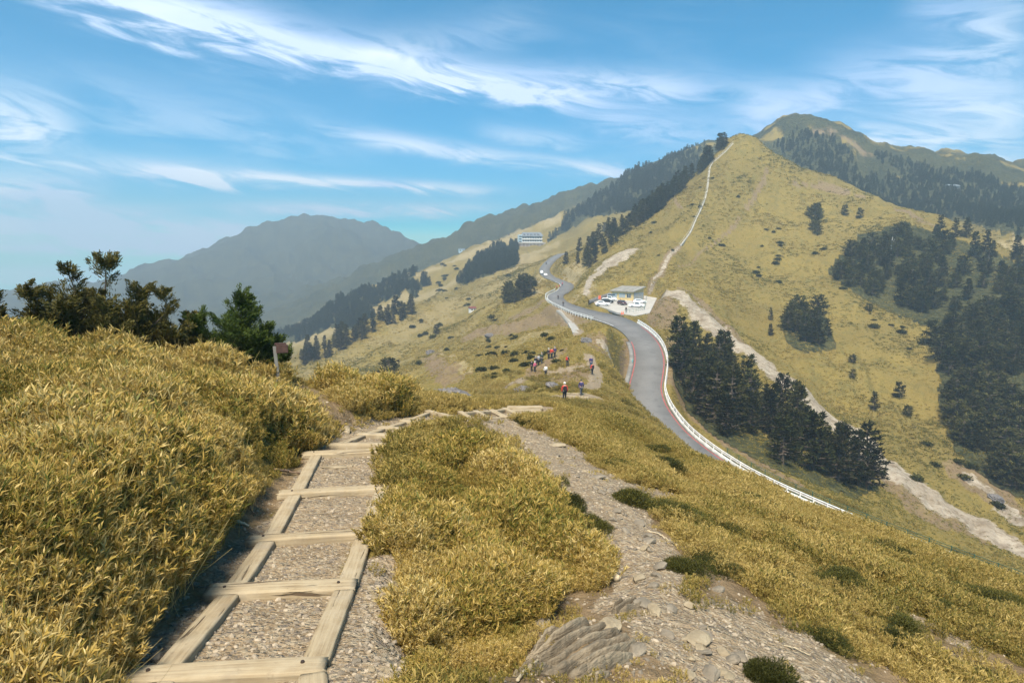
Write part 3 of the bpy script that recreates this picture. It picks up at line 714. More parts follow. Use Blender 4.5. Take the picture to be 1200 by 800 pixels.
def scatter(name, protos, pts, rz, scl, tint, pick, material, label, tilt=None):
    """ground cover nobody could count: one object whose points carry the clumps"""
    me = bpy.data.meshes.new(name); me.vertices.add(len(pts)); me.vertices.foreach_set('co', np.asarray(pts, np.float32).ravel())
    for nm, ty, v in (('rot', 'FLOAT_VECTOR', rz), ('scl', 'FLOAT', scl), ('tint', 'FLOAT', tint), ('pick', 'INT', pick)):
        at = me.attributes.new(nm, ty, 'POINT')
        if ty == 'FLOAT_VECTOR': at.data.foreach_set('vector', np.asarray(v, np.float32).ravel())
        else: at.data.foreach_set('value', np.asarray(v, np.int32 if ty == 'INT' else np.float32))
    o = bpy.data.objects.new(name, me); COL.objects.link(o); me.materials.append(material)
    g = bpy.data.node_groups.new(name, 'GeometryNodeTree')
    g.interface.new_socket('Geometry', in_out='INPUT', socket_type='NodeSocketGeometry'); g.interface.new_socket('Geometry', in_out='OUTPUT', socket_type='NodeSocketGeometry')
    q = NT(g); gi = q.n('NodeGroupInput'); go = q.n('NodeGroupOutput')
    join = q.n('GeometryNodeJoinGeometry')
    for p in reversed(protos):
        po = bpy.data.objects.new(p.name, p)
        if not p.materials: p.materials.append(material)
        oi = q.n('GeometryNodeObjectInfo'); oi.inputs['Object'].default_value = po; oi.inputs['As Instance'].default_value = True
        q.l(oi.outputs['Geometry'], join.inputs[0])
    iop = q.n('GeometryNodeInstanceOnPoints'); iop.inputs['Pick Instance'].default_value = True
    def na(nm, ty):
        z = q.n('GeometryNodeInputNamedAttribute', data_type=ty); z.inputs['Name'].default_value = nm
        return [s for s in z.outputs if s.enabled and s.name == 'Attribute'][0]
    q.l(gi.outputs[0], iop.inputs['Points']); q.l(join.outputs[0], iop.inputs['Instance'])
    q.l(na('pick', 'INT'), iop.inputs['Instance Index']); q.l(na('scl', 'FLOAT'), iop.inputs['Scale'])
    e2r = q.n('FunctionNodeEulerToRotation'); q.l(na('rot', 'FLOAT_VECTOR'), e2r.inputs[0]); q.l(e2r.outputs[0], iop.inputs['Rotation'])
    q.l(iop.outputs[0], go.inputs[0])
    md = o.modifiers.new('cover', 'NODES'); md.node_group = g
    return tag(o, label, None, None, 'stuff')

def candidates(n, r0, r1, a0=-41, a1=41, seed=0):
    g = np.random.default_rng(seed)
    a = R(1) * g.uniform(a0, a1, n); l = g.uniform(math.log(r0), math.log(r1), n); r = np.exp(l)
    x, y = np.sin(a) * r, np.cos(a) * r
    return x, y, H(x, y), r, g
def grassy(x, y):
    bare = np.maximum.reduce([sample(M['gravel'], x, y), sample(M['earth'], x, y) * .62, sample(M['scree'], x, y), sample(M['nograss'], x, y)])
    return 1 - bare
BAM_POLY = [(-4000,405),(-900,405),(-200,405),(60,405),(200,425),(300,448),(345,468),(384,508),(374,530),(328,560),(284,598),(243,636),(205,676),(164,722),(124,772),(80,855),(80,1000),(-4000,1400),(-4000,405)]
HUMP_POLY = [(484,572),(505,552),(530,540),(565,542),(600,556),(644,584),(690,620),(714,660),(702,694),(652,694),(624,718),(614,754),(592,790),(500,795),(468,750),(462,690),(468,640),(470,600)]
MOUND_POLYS = [[(384,462),(398,452),(440,462),(455,480),(440,488),(400,482)], [(450,470),(470,462),(482,472),(480,490),(460,492)], [(290,440),(330,444),(338,456),(310,452)]]

# bamboo grass close by
BC = [bamboo_clump(s, 24, 32, .38, .20, .056, .0072) for s in range(5)]
BC += [bamboo_clump(20 + s, 20, 24, .38, .21, .068, .0098) for s in range(3)]
x, y, z, r, g = candidates(74000, 1.6, 20, -66, 20, 1)
px, py = proj(x, y, z)
ins = inpoly(BAM_POLY, px, py) | inpoly(HUMP_POLY, px, py)
for mp in MOUND_POLYS: ins |= inpoly(mp, px, py)
keep = ins & (vnoise(x * 2.4 + 7, y * 2.4, 91) * .7 + vnoise(x * 5.1, y * 5.1, 92) * .3 > .24) & (grassy(x, y) > .35) & ((r > 2.1)) & (g.uniform(0, 1, len(x)) < np.clip((r / 5) ** .9, .25, 1) * .62)
x, y, z, r = x[keep], y[keep], z[keep], r[keep]; n = len(x)
lump = np.clip(fbm(x * 1.0, y * 1.0, 3, 61) + .5 * fbm(x * 2.6, y * 2.6, 2, 62), -.3, .3)                   # the stand grows in hummocks
edge = np.clip((grassy(x, y) - .35) / .5, 0, 1)
scl = (.82 + 2.1 * lump + g.uniform(-.1, .12, n)) * (.62 + .38 * edge) * np.clip(1 + (r - 6) / 30, .95, 1.3)
tint = np.clip(.56 + 2.5 * fbm(x * .9, y * .9, 4, 63) + .9 * lump + g.normal(0, .12, n), 0, 1)
rot = np.stack([g.normal(0, .12, n), g.normal(0, .12, n), g.uniform(0, 6.28, n)], 1)
pick = np.where(r < 6.5, g.integers(0, 5, n), 5 + g.integers(0, 3, n))
scatter('bamboo_grass', BC, np.stack([x, y, z - .03], 1), rot, scl, tint, pick, M_BAM, 'dense yellow green dwarf bamboo covering the slope and hump beside the timber walk')
print('BAMBOO', n)

# grass and low scrub over the rest of the slopes
TC = [tuft_clump(40 + s, 60, .30, .16, .012) for s in range(3)] + [tuft_clump(50 + s, 46, .36, .30, .04) for s in range(3)] + [tuft_clump(60 + s, 22, .34, .42, .10) for s in range(3)]
TC += [bamboo_clump(70 + s, 16, 18, .34, .26, .085, .013) for s in range(3)]
def cover(name, n, r0, r1, a0, a1, seed, size, pr, label, dens=1.0, lowcov=.5, mat_=None):
    x, y, z, r, g = candidates(n, r0, r1, a0, a1, seed)
    px, py = proj(x, y, z)
    nb = ~(inpoly(BAM_POLY, px, py) | inpoly(HUMP_POLY, px, py)) | (r > 20)
    cov = grassy(x, y); patch = fbm(x * 6 / r0, y * 6 / r0, 4, seed + 5)
    keep = nb & (g.uniform(0, 1, n) < dens * np.clip(cov * 1.15 - .08, 0.02, 1) * np.clip(.75 + patch * 2.2, .15, 1)) & (g.uniform(0, 1, n) > sample(M['forest'], x, y) * .7)
    x, y, z, r, patch, cov = x[keep], y[keep], z[keep], r[keep], patch[keep], cov[keep]; n = len(x)
    scl = size(r) * (.8 + 1.9 * patch + g.uniform(-.2, .25, n)) * (.5 + .5 * cov)
    pale = sample(M['pale'], x, y)
    tint = np.clip(.50 + 2.2 * fbm(x * 3 / r0, y * 3 / r0, 4, seed + 9) + .35 * pale - .12 * (r0 > 80) + g.normal(0, .13, n), 0, 1)
    rot = np.stack([g.normal(0, .15, n), g.normal(0, .15, n), g.uniform(0, 6.28, n)], 1)
    scatter(name, [TC[i] for i in pr], np.stack([x, y, z - .02], 1), rot, np.clip(scl, .15, None), tint, g.integers(0, len(pr), n), mat_ or M_TUFT, label)
    print(name, n)
cover('dry_grass', 34000, 3.0, 14, -12, 62, 101, lambda r: .42 + r * .02, [0, 1, 2, 9, 10, 11], 'short dry golden grass growing between the stones of the right hand slope', .75)
cover('hill_grass', 130000, 11, 100, -30, 56, 102, lambda r: .60 + (r - 12) * .011, [3, 4, 5, 9, 10, 11], 'tufted golden grass on the spur and the slope above the road', .95)
cover('mountain_grass', 150000, 90, 520, -42, 44, 103, lambda r: .95 + (r - 90) * .0052, [6, 7, 8], 'golden grass over the mountain slopes', .9)

# ---------------------------------------------------------------- pines
M_BARK = flat_mat('grey brown bark', (.10, .075, .055), .9, var=.3, sc=8)
M_PINE = leaf_mat('dark pine needles', [(0, (.007, .009, .003)), (.5, (.018, .021, .007)), (1, (.075, .082, .022))], None, .05, .8, .05)  # light end of the ramp puts lit highlights into the colour of random needles
M_PINE2 = leaf_mat('olive green conifer needles', [(0, (.013, .014, .005)), (.5, (.044, .043, .014)), (1, (.135, .125, .038))], None, .05, .8, .05)
def limb(P, rad, sides=6):
    """tapered tube along points"""
    P = np.asarray(P, float); n = len(P); V = []
    for i in range(n):
        d = P[min(i + 1, n - 1)] - P[max(i - 1, 0)]; d = d / (np.linalg.norm(d) + 1e-9)
        u = np.cross(d, [.3, .9, .31]); u /= np.linalg.norm(u); w = np.cross(d, u)
        for k in range(sides):
            a = 6.28318 * k / sides; V.append(P[i] + rad[i] * (math.cos(a) * u + math.sin(a) * w))
    F = [(i * sides + k, i * sides + (k + 1) % sides, (i + 1) * sides + (k + 1) % sides, (i + 1) * sides + k) for i in range(n - 1) for k in range(sides)]
    return np.array(V), np.array(F)
def join_tubes(name, tubes, m):
    o = 0; Vs, Fs = [], []
    for V, F in tubes: Vs.append(V); Fs.append(F + o); o += len(V)
    me = mesh_from(name, np.vstack(Vs), np.vstack(Fs)); me.materials.append(m); return me
def pine_meshes(seed, h, w, whorls, droop, ragged, flat_top=0.0, nm=None):
    g = np.random.default_rng(seed); tubes = []; base_, dir_, len_, wid_, lv_ = [], [], [], [], []
    lean = g.normal(0, .03, 2)
    ax = lambda t: np.array([lean[0] * h * t * t, lean[1] * h * t * t, h * t])
    tubes.append(limb([ax(t) for t in np.linspace(-.03, .98, 7)], np.linspace(.028 * h, .004 * h, 7)))
    for i in range(whorls):
        t = .10 + .88 * (i + g.uniform(-.3, .3)) / whorls; t = min(max(t, .06), .99)
        prof = (1 - t) ** (.75 - .35 * flat_top) if t > .18 else .62 + t * 1.6
        for k in range(g.integers(4, 7)):
            a = g.uniform(0, 6.283); L_ = w * .5 * prof * g.uniform(1 - ragged, 1.1) + .05 * w
            d = np.array([math.cos(a), math.sin(a), .28 - droop * (1 - t) + g.normal(0, .1)])
            p0 = ax(t); p1 = p0 + d * L_
            if L_ > .18 * w: tubes.append(limb([p0, (p0 + p1) / 2 - [0, 0, .03 * L_], p1], [.010 * h * (1 - t) + .012, .006 * h * (1 - t) + .008, .004], 4))
            m = int(12 + 24 * L_ / (w * .5))
            s = g.uniform(.12, 1.05, m) ** .7
            b = p0 + d * (L_ * s)[:, None] + g.normal(0, .055 * w * .5, (m, 3)) * (1.1 - .4 * s)[:, None]
            base_.append(b); dd = d[None] * .7 + g.normal(0, .55, (m, 3)); dd[:, 2] += .25; dir_.append(dd)
            len_.append(g.uniform(.5, 1.15, m) * .075 * w + .012 * h); wid_.append(g.uniform(.35, .75, m) * .075 * w); lv_.append(np.clip(g.normal(.45, .25, m), 0, 1))
    V = flakes(np.vstack(base_), np.vstack(dir_), np.concatenate(len_), np.concatenate(wid_), np.concatenate(lv_), g)
    return join_tubes('trunk', tubes, M_BARK), leaf_mesh('crown', [V], None)
PROTO = {}
def pine_proto(key, m, *a):
    tm, cm = pine_meshes(*a); cm.materials.append(m); PROTO[key] = (tm, cm)
for i in range(7): pine_proto(('p', i), M_PINE if i % 3 else M_PINE2, 200 + i, 1.0, .44 + .05 * (i % 5), 13 + (i * 5) % 9, .15 + .05 * (i % 4), .28 + .06 * (i % 4), .15 * (i % 3))
for i in range(3): pine_proto(('b', i), M_PINE2, 220 + i, 1.0, .82 + .08 * i, 11, .12, .40, .9)
for i in range(2): pine_proto(('s', i), M_PINE2, 240 + i, 1.0, 1.15, 8, .05, .45, 1.0)
NT_ = [0]
def tree(loc, h, key, name, label, group=None, wide=1.0):
    tm, cm = PROTO[key]
    e = empty(name, loc, random.uniform(0, 6.28), label, 'tree' if 'shrub' not in name else 'shrub', group); e.scale = (h * wide, h * wide, h)
    link('trunk', tm, None, e); link('crown', cm, None, e); NT_[0] += 1
    return e
def grove(poly, n, hpx_or_h, keys, r0, name, label, group, r1=9e9, wide=1.0, spread=1.0, seed=0, mind=.012):
    g = np.random.default_rng(900 + seed); xs = [p[0] for p in poly]; ys = [p[1] for p in poly]; got = []; tries = 0
    while len(got) < n and tries < n * 60:
        tries += 1; px = g.uniform(min(xs), max(xs)); py = g.uniform(min(ys), max(ys))
        if not inpoly(poly, np.array([px]), np.array([py]))[0]: continue
        p = cast(px, py, r0)
        if np.hypot(p[0], p[1]) > r1: continue
        if any((p[0] - q[0]) ** 2 + (p[1] - q[1]) ** 2 < (hpx_or_h * mind * 30 * .55) ** 2 for q in got): continue
        got.append(p)
        tree(p - np.array([0, 0, .15]), hpx_or_h * g.uniform(.60, 1.25), keys[g.integers(len(keys))], name, label, group, wide)
    return len(got)
P4 = [('p', i) for i in range(7)]; B3 = [('b', i) for i in range(3)]; S2 = [('s', 0), ('s', 1)]
def single(px, py, h, key, name, label, r0=100, wide=1.0, group=None):
    return tree(cast(px, py, r0) - np.array([0, 0, .1]), h, key, name, label, group, wide)
cnt = {}
cnt['road'] = grove([(783,412),(815,415),(850,440),(880,470),(915,492),(955,515),(1000,548),(1024,572),(1000,578),(955,560),(905,540),(870,520),(838,505),(810,478),(795,450)], 62, 9.5, P4, 95, 'pine_tree', 'dark pine in the dense grove below the white road railing', 'pines in the grove below the road railing', seed=1, wide=1.1, mind=.014)
cnt['rightA'] = grove([(1000,292),(1060,280),(1110,290),(1200,325),(1210,430),(1140,372),(1090,372),(1050,362),(1010,345),(968,318)], 110, 6.8, B3 * 3 + P4[2:6], 150, 'mountain_pine', 'dark tree in the upper wood on the flank of the grassy peak', 'trees of the upper wood on the peak flank', seed=2, wide=1.15, mind=.011)
cnt['rightB'] = grove([(1100,420),(1140,385),(1200,400),(1215,590),(1160,555),(1120,520),(1105,470)], 86, 6.8, B3 * 3 + P4[3:6], 130, 'mountain_pine', 'dark tree in the lower wood on the steep flank of the grassy peak', 'trees of the lower wood on the peak flank', seed=3, wide=1.15, mind=.009)
cnt['rightC'] = grove([(1085,385),(1150,372),(1212,408),(1212,450),(1140,432),(1098,415)], 30, 6.8, B3 * 3 + P4[2:4], 130, 'mountain_pine', 'dark tree in the gap between the upper and the lower wood', 'trees between the upper and the lower wood', seed=22, wide=1.15, mind=.010)
cnt['ridgeR'] = grove([(1085,262),(1150,285),(1200,305),(1200,330),(1140,305),(1090,280)], 12, 9.0, P4, 150, 'mountain_pine', 'dark tree standing on the ridge above the upper wood', 'trees on the ridge above the upper wood', seed=12)
cnt['clump'] = grove([(915,370),(938,352),(968,378),(976,404),(950,412),(925,398)], 17, 7.5, B3[:2] + P4[:2], 120, 'mountain_pine', 'dark tree in the isolated round clump on the golden slope', 'trees of the round clump on the golden slope', seed=4, wide=1.1, mind=.010)
cnt['upper'] = grove([(936,262),(955,250),(968,262),(960,282),(940,278)], 7, 7.0, B3, 150, 'mountain_pine', 'dark tree in the small high clump on the golden slope', 'trees of the small high clump', seed=5)
cnt['crest'] = grove([(856,166),(836,190),(800,224),(770,250),(735,275),(735,258),(770,236),(800,212),(830,186),(848,166)], 60, 9.5, P4, 300, 'ridge_pine', 'dark pine in the row along the left ridge of the peak', 'pines along the left ridge of the peak', seed=6, mind=.005, wide=1.15, r1=445)
cnt['cut'] = grove([(658,318),(668,300),(690,285),(715,268),(735,262),(728,285),(705,300),(690,318),(672,322)], 30, 8.0, P4 + B3[:1], 200, 'roadside_pine', 'dark pine in the wood above the upper bend of the road', 'pines above the upper bend of the road', seed=7)
cnt['knoll'] = grove([(585,362),(592,350),(615,335),(632,332),(625,345),(605,356)], 15, 8.5, B3 + P4[:1], 200, 'knoll_pine', 'dark tree in the small wood on the slope left of the road', 'trees of the small wood left of the road', seed=8)
cnt['spur'] = grove([(338,428),(370,412),(400,400),(440,376),(482,362),(486,368),(440,392),(400,414),(360,430)], 42, 9.5, P4, 250, 'valley_pine', 'dark pine in the wood along the valley spur', 'pines of the wood along the valley spur', seed=9)
for i, (px, py, h, k, lab) in enumerate([
    (903,376,4.5,('p',0),'small dark conifer left of the round clump, upper of two'), (903,394,4.0,('p',1),'small dark conifer left of the round clump, lower of two'),
    (990,254,5.5,('b',0),'bushy dark tree high on the golden slope beside a second one'), (1008,256,5.0,('b',1),'second bushy dark tree high on the golden slope'),
    (999,426,2.6,('b',2),'little dark tree on the open slope, upper of a close pair'), (999,444,2.8,('b',0),'little dark tree on the open slope, lower of a close pair'),
    (1024,482,5.0,('p',2),'dark conifer on the open slope with bare grass all around'), (1054,466,4.2,('b',1),'dark round tree on the open slope beside a tiny bush'),
    (1063,489,3.0,('b',2),'small dark tree lowest on the open golden slope'), (1018,366,3.2,('s',0),'wide low dark tree on the slope below the upper wood'),
    (457,448,7.0,('s',1),'broad dark tree alone in the valley beyond the walk'), (512,392,5.0,('b',0),'dark tree alone on the pale valley slope')]):
    single(px, py, h, k, 'lone_tree', lab, 100)
print('TREES', cnt, NT_[0])
# the far woods read as one mass
x, y, z, r, g = candidates(60000, 450, 1050, -41, 41, 15)
keep = (sample(M['forest'], x, y) > .68) & (r < 900) & (g.uniform(0, 1, len(x)) < np.where(x > 150, .85, .6))
x, y, z, r = x[keep], y[keep], z[keep], r[keep]; n = len(x); print('FARWOOD', n)
FW = []
for i in range(4):
    c_ = PROTO[('p', i)][1].copy(); c_.materials.clear(); FW.append(c_)
M_FARW = leaf_mat('far dark needles', [(0, (.010, .016, .008)), (.5, (.030, .038, .014)), (1, (.075, .078, .028))], True, 0, .8, .05)
scatter('far_forest', FW, np.stack([x, y, z - .3], 1), np.stack([0 * x, 0 * x, g.uniform(0, 6.28, n)], 1), g.uniform(.5, 1, n) * np.where(x > 150, 6.0, 9.5), g.uniform(0, 1, n), g.integers(0, 4, n), M_FARW, 'dark hazy forest on the distant ridges')

# scattered shrubs on the mountain sides
SH = []
M_SHRUB = leaf_mat('dark juniper shrub', [(0, (.014, .017, .005)), (.5, (.046, .048, .011)), (.8, (.10, .09, .02)), (1, (.19, .145, .035))], None, .1, .7, .1)
def dome(seed, n, rad, hgt, ll, lw):
    g = np.random.default_rng(seed); lobes = [(g.uniform(-.55, .55) * rad, g.uniform(-.55, .55) * rad, g.uniform(.55, 1) * hgt, g.uniform(.4, .62) * rad) for _ in range(7)]
    b, d = [], []
    for (cx, cy, hh, rr) in lobes:
        m = n // 7; a = g.uniform(0, 6.283, m); q_ = np.sqrt(g.uniform(0, 1, m)); s = g.uniform(.55, 1.03, m)
        zz = hh * np.sqrt(np.clip(1 - q_ ** 2, 0, 1)) * s
        b.append(np.stack([cx + np.cos(a) * q_ * rr, cy + np.sin(a) * q_ * rr, zz + g.normal(0, .05 * hgt, m)], 1))
        d.append(np.stack([np.cos(a) * q_, np.sin(a) * q_, .5 + .6 * (1 - q_)], 1) + g.normal(0, .4, (m, 3)))
    b = np.vstack(b); d = np.vstack(d); m = len(b)
    return flakes(b, d, ll * g.uniform(.6, 1.2, m), lw * g.uniform(.6, 1.2, m), np.clip(g.normal(.42, .25, m), 0, 1), g)
FAR_SHRUB = [leaf_mesh('shrub', [dome(300 + i, 420, 1.0, .9, .30, .22)], M_SHRUB) for i in range(3)]
NEAR_SHRUB = [leaf_mesh('shrub', [dome(310 + i, 9000, 1.0, .62, .085, .018), dome(330 + i, 1800, .95, .55, .10, .03)], M_SHRUB) for i in range(3)]
gs = np.random.default_rng(5)
def far_shrubs(poly, n, s0, s1, r0, label, group, name='shrub'):
    xs = [p[0] for p in poly]; ys = [p[1] for p in poly]; k = 0
    while k < n:
        px = gs.uniform(min(xs), max(xs)); py = gs.uniform(min(ys), max(ys))
        if not inpoly(poly, np.array([px]), np.array([py]))[0]: continue
        p = cast(px, py, r0); s = gs.uniform(s0, s1)
        o = link(name, FAR_SHRUB[gs.integers(3)]); o.location = p - np.array([0, 0, .1]); o.rotation_euler = (0, 0, gs.uniform(0, 6.28)); o.scale = (s, s, s * gs.uniform(.7, 1.1))
        tag(o, label, 'shrub', group); k += 1
far_shrubs([(880,270),(910,250),(920,330),(905,350),(885,330)], 14, .8, 1.6, 150, 'low dark shrub in the loose band down the middle of the golden slope', 'shrubs down the middle of the golden slope')
far_shrubs([(780,190),(850,175),(900,200),(860,300),(800,320),(730,300)], 14, .7, 1.5, 200, 'small dark shrub on the golden slope beside the summit stair', 'shrubs beside the summit stair')
far_shrubs([(470,330),(560,330),(600,360),(560,400),(480,440),(440,430)], 26, 1.0, 2.2, 120, 'dark shrub on the pale valley slope', 'shrubs on the pale valley slope')
far_shrubs([(500,310),(600,285),(600,330),(500,345)], 16, 1.6, 3.0, 350, 'dark shrub on the far bleached slope below the lodge', 'shrubs on the far bleached slope')
far_shrubs([(560,400),(640,385),(690,395),(660,425),(600,440),(560,450)], 34, .5, 1.2, 70, 'dark green shrub on the hummocks behind the hikers', 'shrubs on the hummocks behind the hikers')
far_shrubs([(985,260),(1060,300),(1100,400),(1060,420),(960,340),(900,300)], 16, .9, 1.8, 150, 'low dark shrub on the open golden slope below the woods', 'shrubs on the open golden slope')
far_shrubs([(1060,505),(1140,545),(1180,600),(1120,600),(1060,560)], 8, .8, 1.6, 120, 'low dark shrub beside the lower scree gully', 'shrubs beside the lower scree gully')
def near_shrub(px, py, s, label, r0=4, hz=1.0, wide=1.0, group=None):
    o = link('juniper_shrub', NEAR_SHRUB[gs.integers(3)]); o.location = cast(px, py, r0) - np.array([0, 0, .04]); o.rotation_euler = (0, 0, gs.uniform(0, 6.28)); o.scale = (s * wide, s, s * hz)
    return tag(o, label, 'shrub', group)
near_shrub(640,572,.38,'dark brown green juniper shrub on the left edge of the gravel side path')
near_shrub(668,604,.42,'thick green juniper shrub under the golden hump, widest of the row')
near_shrub(688,622,.34,'dark juniper shrub at the lower end of the row beside the hump')
near_shrub(708,648,.26,'small dark juniper shrub just above the fallen log')
near_shrub(735,588,.45,'dark green juniper shrub on the right edge of the gravel side path', hz=.8)
near_shrub(775,598,.42,'green juniper shrub spreading over the right path bank', hz=.75)
near_shrub(805,668,.30,'round dark juniper shrub standing alone on the gravel slope')
near_shrub(900,800,.30,'bright green juniper shrub at the bottom edge of the gravel', 3)
near_shrub(1165,812,.34,'green juniper shrub in the bottom corner of the slope', 3)
near_shrub(840,620,.36,'low olive shrub among the golden grass beyond the lone round one', hz=.7)
near_shrub(920,690,.22,'small dark shrub with reddish twigs on the golden slope', hz=.9)
near_shrub(720,532,.6,'dark green shrub on the golden slope above the side path', 8, .6)
near_shrub(775,548,.6,'spreading dark shrub on the shoulder of the golden slope', 8, .6)
near_shrub(680,512,.55,'dark shrub where the side path leaves the timber steps', 8, .6)
near_shrub(618,497,.36,'dark shrub with dry twigs beside the end of the timber steps', 8)
for i in range(64):
    px, py = gs.uniform(700, 1180), gs.uniform(500, 770)
    p = cast(px, py, 6); r_ = math.hypot(p[0], p[1])
    if r_ > 60 or py > 560 + (px - 700) * 1.2 and px < 880 or sample(M['gravel'], p[0], p[1]) > .3: continue
    near_shrub(px, py, gs.uniform(.22, .42) * (1 + r_ * .02), 'low olive juniper shrub half hidden in the golden grass slope', 5, gs.uniform(.5, .75), 1.2, 'low shrubs in the golden grass slope')

# ---------------------------------------------------------------- timber walk
def wood_mat():
    m, t, b = mat('weathered timber'); q = NT(t); P = q.coord('Object'); r = q.n('ShaderNodeObjectInfo').outputs['Random']
    off = q.n('ShaderNodeVectorMath', operation='ADD'); q.l(P, off.inputs[0]); cx = q.n('ShaderNodeCombineXYZ'); q.l(q.m('MULTIPLY', r, 37.0), cx.inputs[0]); q.l(q.m('MULTIPLY', r, 11.0), cx.inputs[1]); q.l(cx.outputs[0], off.inputs[1])
    gr = q.noise(q.mapping(off.outputs[0], (1.6, 38, 38)), 1.0, 6, .65, .25); br = q.noise(off.outputs[0], 3.5, 5, .65)
    crk = q.noise(q.mapping(off.outputs[0], (.9, 15, 15)), 1.0, 4, .6, .5)
    c = q.mix(q.mr(gr, .3, .7), (.215, .160, .092), (.345, .275, .172)); c = q.mix(q.mr(br, .35, .7, 0, .6), c, (.385, .325, .225)); c = q.mix(q.mr(q.noise(off.outputs[0], 9, 5, .7), .58, .72, 0, .6), c, (.15, .105, .06))
    ck = q.mr(crk, .375, .32); c = q.mix(q.mr(q.noise(off.outputs[0], 1.7, 6, .7), .5, .7, 0, .5), c, (.215, .18, .135)); c = q.mix(q.m('MULTIPLY', ck, .9), c, (.075, .05, .03))
    q.l(c, b.inputs['Base Color']); b.inputs['Roughness'].default_value = .85; b.inputs['Specular IOR Level'].default_value = .2
    q.bump(q.m('SUBTRACT', q.m('MULTIPLY', gr, .5), ck), .9, .012, b); return m
M_WOOD = wood_mat(); M_BOLT = flat_mat('rusty bolt', (.07, .05, .04), .6, .6)
def timber(name, A, B, w, t, parent, seed=0, rot=0.0):
    """worn squared timber whose top runs from A to B"""
    A, B = Vector(A), Vector(B); Ln = (B - A).length; g = np.random.default_rng(seed + 1000)
    nx = max(6, int(Ln / .045)); ns = 20
    th = np.linspace(0, 2 * math.pi, ns, endpoint=False) + .1
    e = 7.0
    cy = np.sign(np.cos(th)) * np.abs(np.cos(th)) ** (2 / e) * w / 2; cz = np.sign(np.sin(th)) * np.abs(np.sin(th)) ** (2 / e) * t / 2
    X = np.linspace(-Ln / 2, Ln / 2, nx); V = []
    s1, s2 = g.uniform(0, 99, 2)
    for i, xx in enumerate(X):
        endk = min(i, nx - 1 - i); sh = 1 - (.05 if endk == 0 else 0)
        wob = .10 * w * fbm(np.array([xx * 2.2 + s1]), np.array([s2]), 3, 3)[0]
        n_ = fbm(np.full(ns, xx * 5 + s1), np.cos(th) * 1.5 + np.sin(th) * 2.1 + s2, 4, 8) * .055 * w * 2.2
        jag = g.normal(0, .010, ns) if endk == 0 else 0
        V.append(np.stack([xx + jag + np.zeros(ns), cy * sh * (1 + n_ / w) + wob, cz * sh * (1 + n_ / w) - t / 2 + .3 * wob], 1))
    V = np.vstack(V); F = [(i * ns + k, i * ns + (k + 1) % ns, (i + 1) * ns + (k + 1) % ns, (i + 1) * ns + k) for i in range(nx - 1) for k in range(ns)]
    c0 = len(V); V = np.vstack([V, [[-Ln / 2 + .004, 0, -t / 2], [Ln / 2 - .004, 0, -t / 2]]])
    me = bpy.data.meshes.new(name)
    F = [tuple(f[::-1]) for f in F] + [(c0, (k + 1) % ns, k) for k in range(ns)] + [(c0 + 1, (nx - 1) * ns + k, (nx - 1) * ns + (k + 1) % ns) for k in range(ns)]
    me.from_pydata(V.tolist(), [], F); me.polygons.foreach_set('use_smooth', [True] * len(F)); me.update()
    bm = bmesh.new(); bm.from_mesh(me); bmesh.ops.recalc_face_normals(bm, faces=bm.faces); bm.to_mesh(me); bm.free()
    o = link(name, me, M_WOOD, parent); d = (B - A).normalized()
    up = Vector((0, 0, 1)); yv = up.cross(d).normalized(); zv = d.cross(yv)
    Mx = Matrix((d, yv, zv)).transposed().to_4x4() @ Matrix.Rotation(rot, 4, 'X'); Mx.translation = (A + B) / 2 - (parent.location if parent else Vector())
    o.matrix_basis = Mx; return o
def stair(name, beams, label, bw, bt, inset=(.20, .08), rw=.17, bolts=True, seed=0):
    Lp = [Vector(at_h(*b[0], b[2])) for b in beams]; Rp = [Vector(at_h(*b[1], b[2])) for b in beams]
    root = empty(name, (Lp[0] + Rp[0]) / 2, 0, label, 'stairway')
    for i, (l_, r_) in enumerate(zip(Lp, Rp)):
        bo = timber('step_beam', l_, r_, bw * (1 + .1 * ((i * 7) % 3 - 1)), bt, root, seed + i, .03 * ((i % 3) - 1))
        if bolts:
            for s in (.12, .88):
                p = l_.lerp(r_, s) - root.location + Vector((0, .01, .002))
                bm = bmesh.new(); bmesh.ops.create_cone(bm, cap_ends=True, segments=10, radius1=.014, radius2=.011, depth=.016, matrix=Matrix.Translation(p)); me = bpy.data.meshes.new('bolt'); bm.to_mesh(me); bm.free(); link('bolt', me, M_BOLT, root)
    for i in range(len(Lp) - 1):
        for side in (0, 1):
            def q_(k):
                d = (Rp[k] - Lp[k]).normalized(); return (Lp[k] + d * inset[0]) if side == 0 else (Rp[k] - d * inset[1])
            a, b = q_(i), q_(i + 1); d = (b - a).normalized(); dz = Vector((0, 0, .022))
            timber('side_rail', a - dz + d * (bw * .52), b - dz - d * (bw * .45), rw * (1 - .05 * i * (len(Lp) < 6)), bt * .9, root, seed + 50 + i * 2 + side)
    return root
stair('timber_stairway', [((118,905),(392,880),2.24), ((143,788),(382,775),2.40), ((241,689),(417,682),2.60), ((290,629),(437,621),2.72), ((326,576),(455,569),2.84), ((355,530),(457,526),2.97)],
      'pale weathered timber stairway of beams and side rails descending through the bamboo grass', .18, .13, seed=1)
stair('timber_stairway', [((386,519),(457,519),3.03), ((419,507),(474,509),3.18), ((444,499),(487,503),3.28), ((470,491),(507,497),3.40), ((500,480),(541,490),3.60)],
      'second timber flight bending right where the walk passes the grassy mound', .16, .12, (.12, .06), .14, False, 20)
stair('timber_stairway', [((539,481),(556,492),3.80), ((557,480),(574,490),3.94), ((575,479),(592,488),4.08), ((590,477),(612,486),4.24)],
      'short flat timber steps at the far end of the walk before the drop', .16, .14, (.10, .10), .16, False, 40)
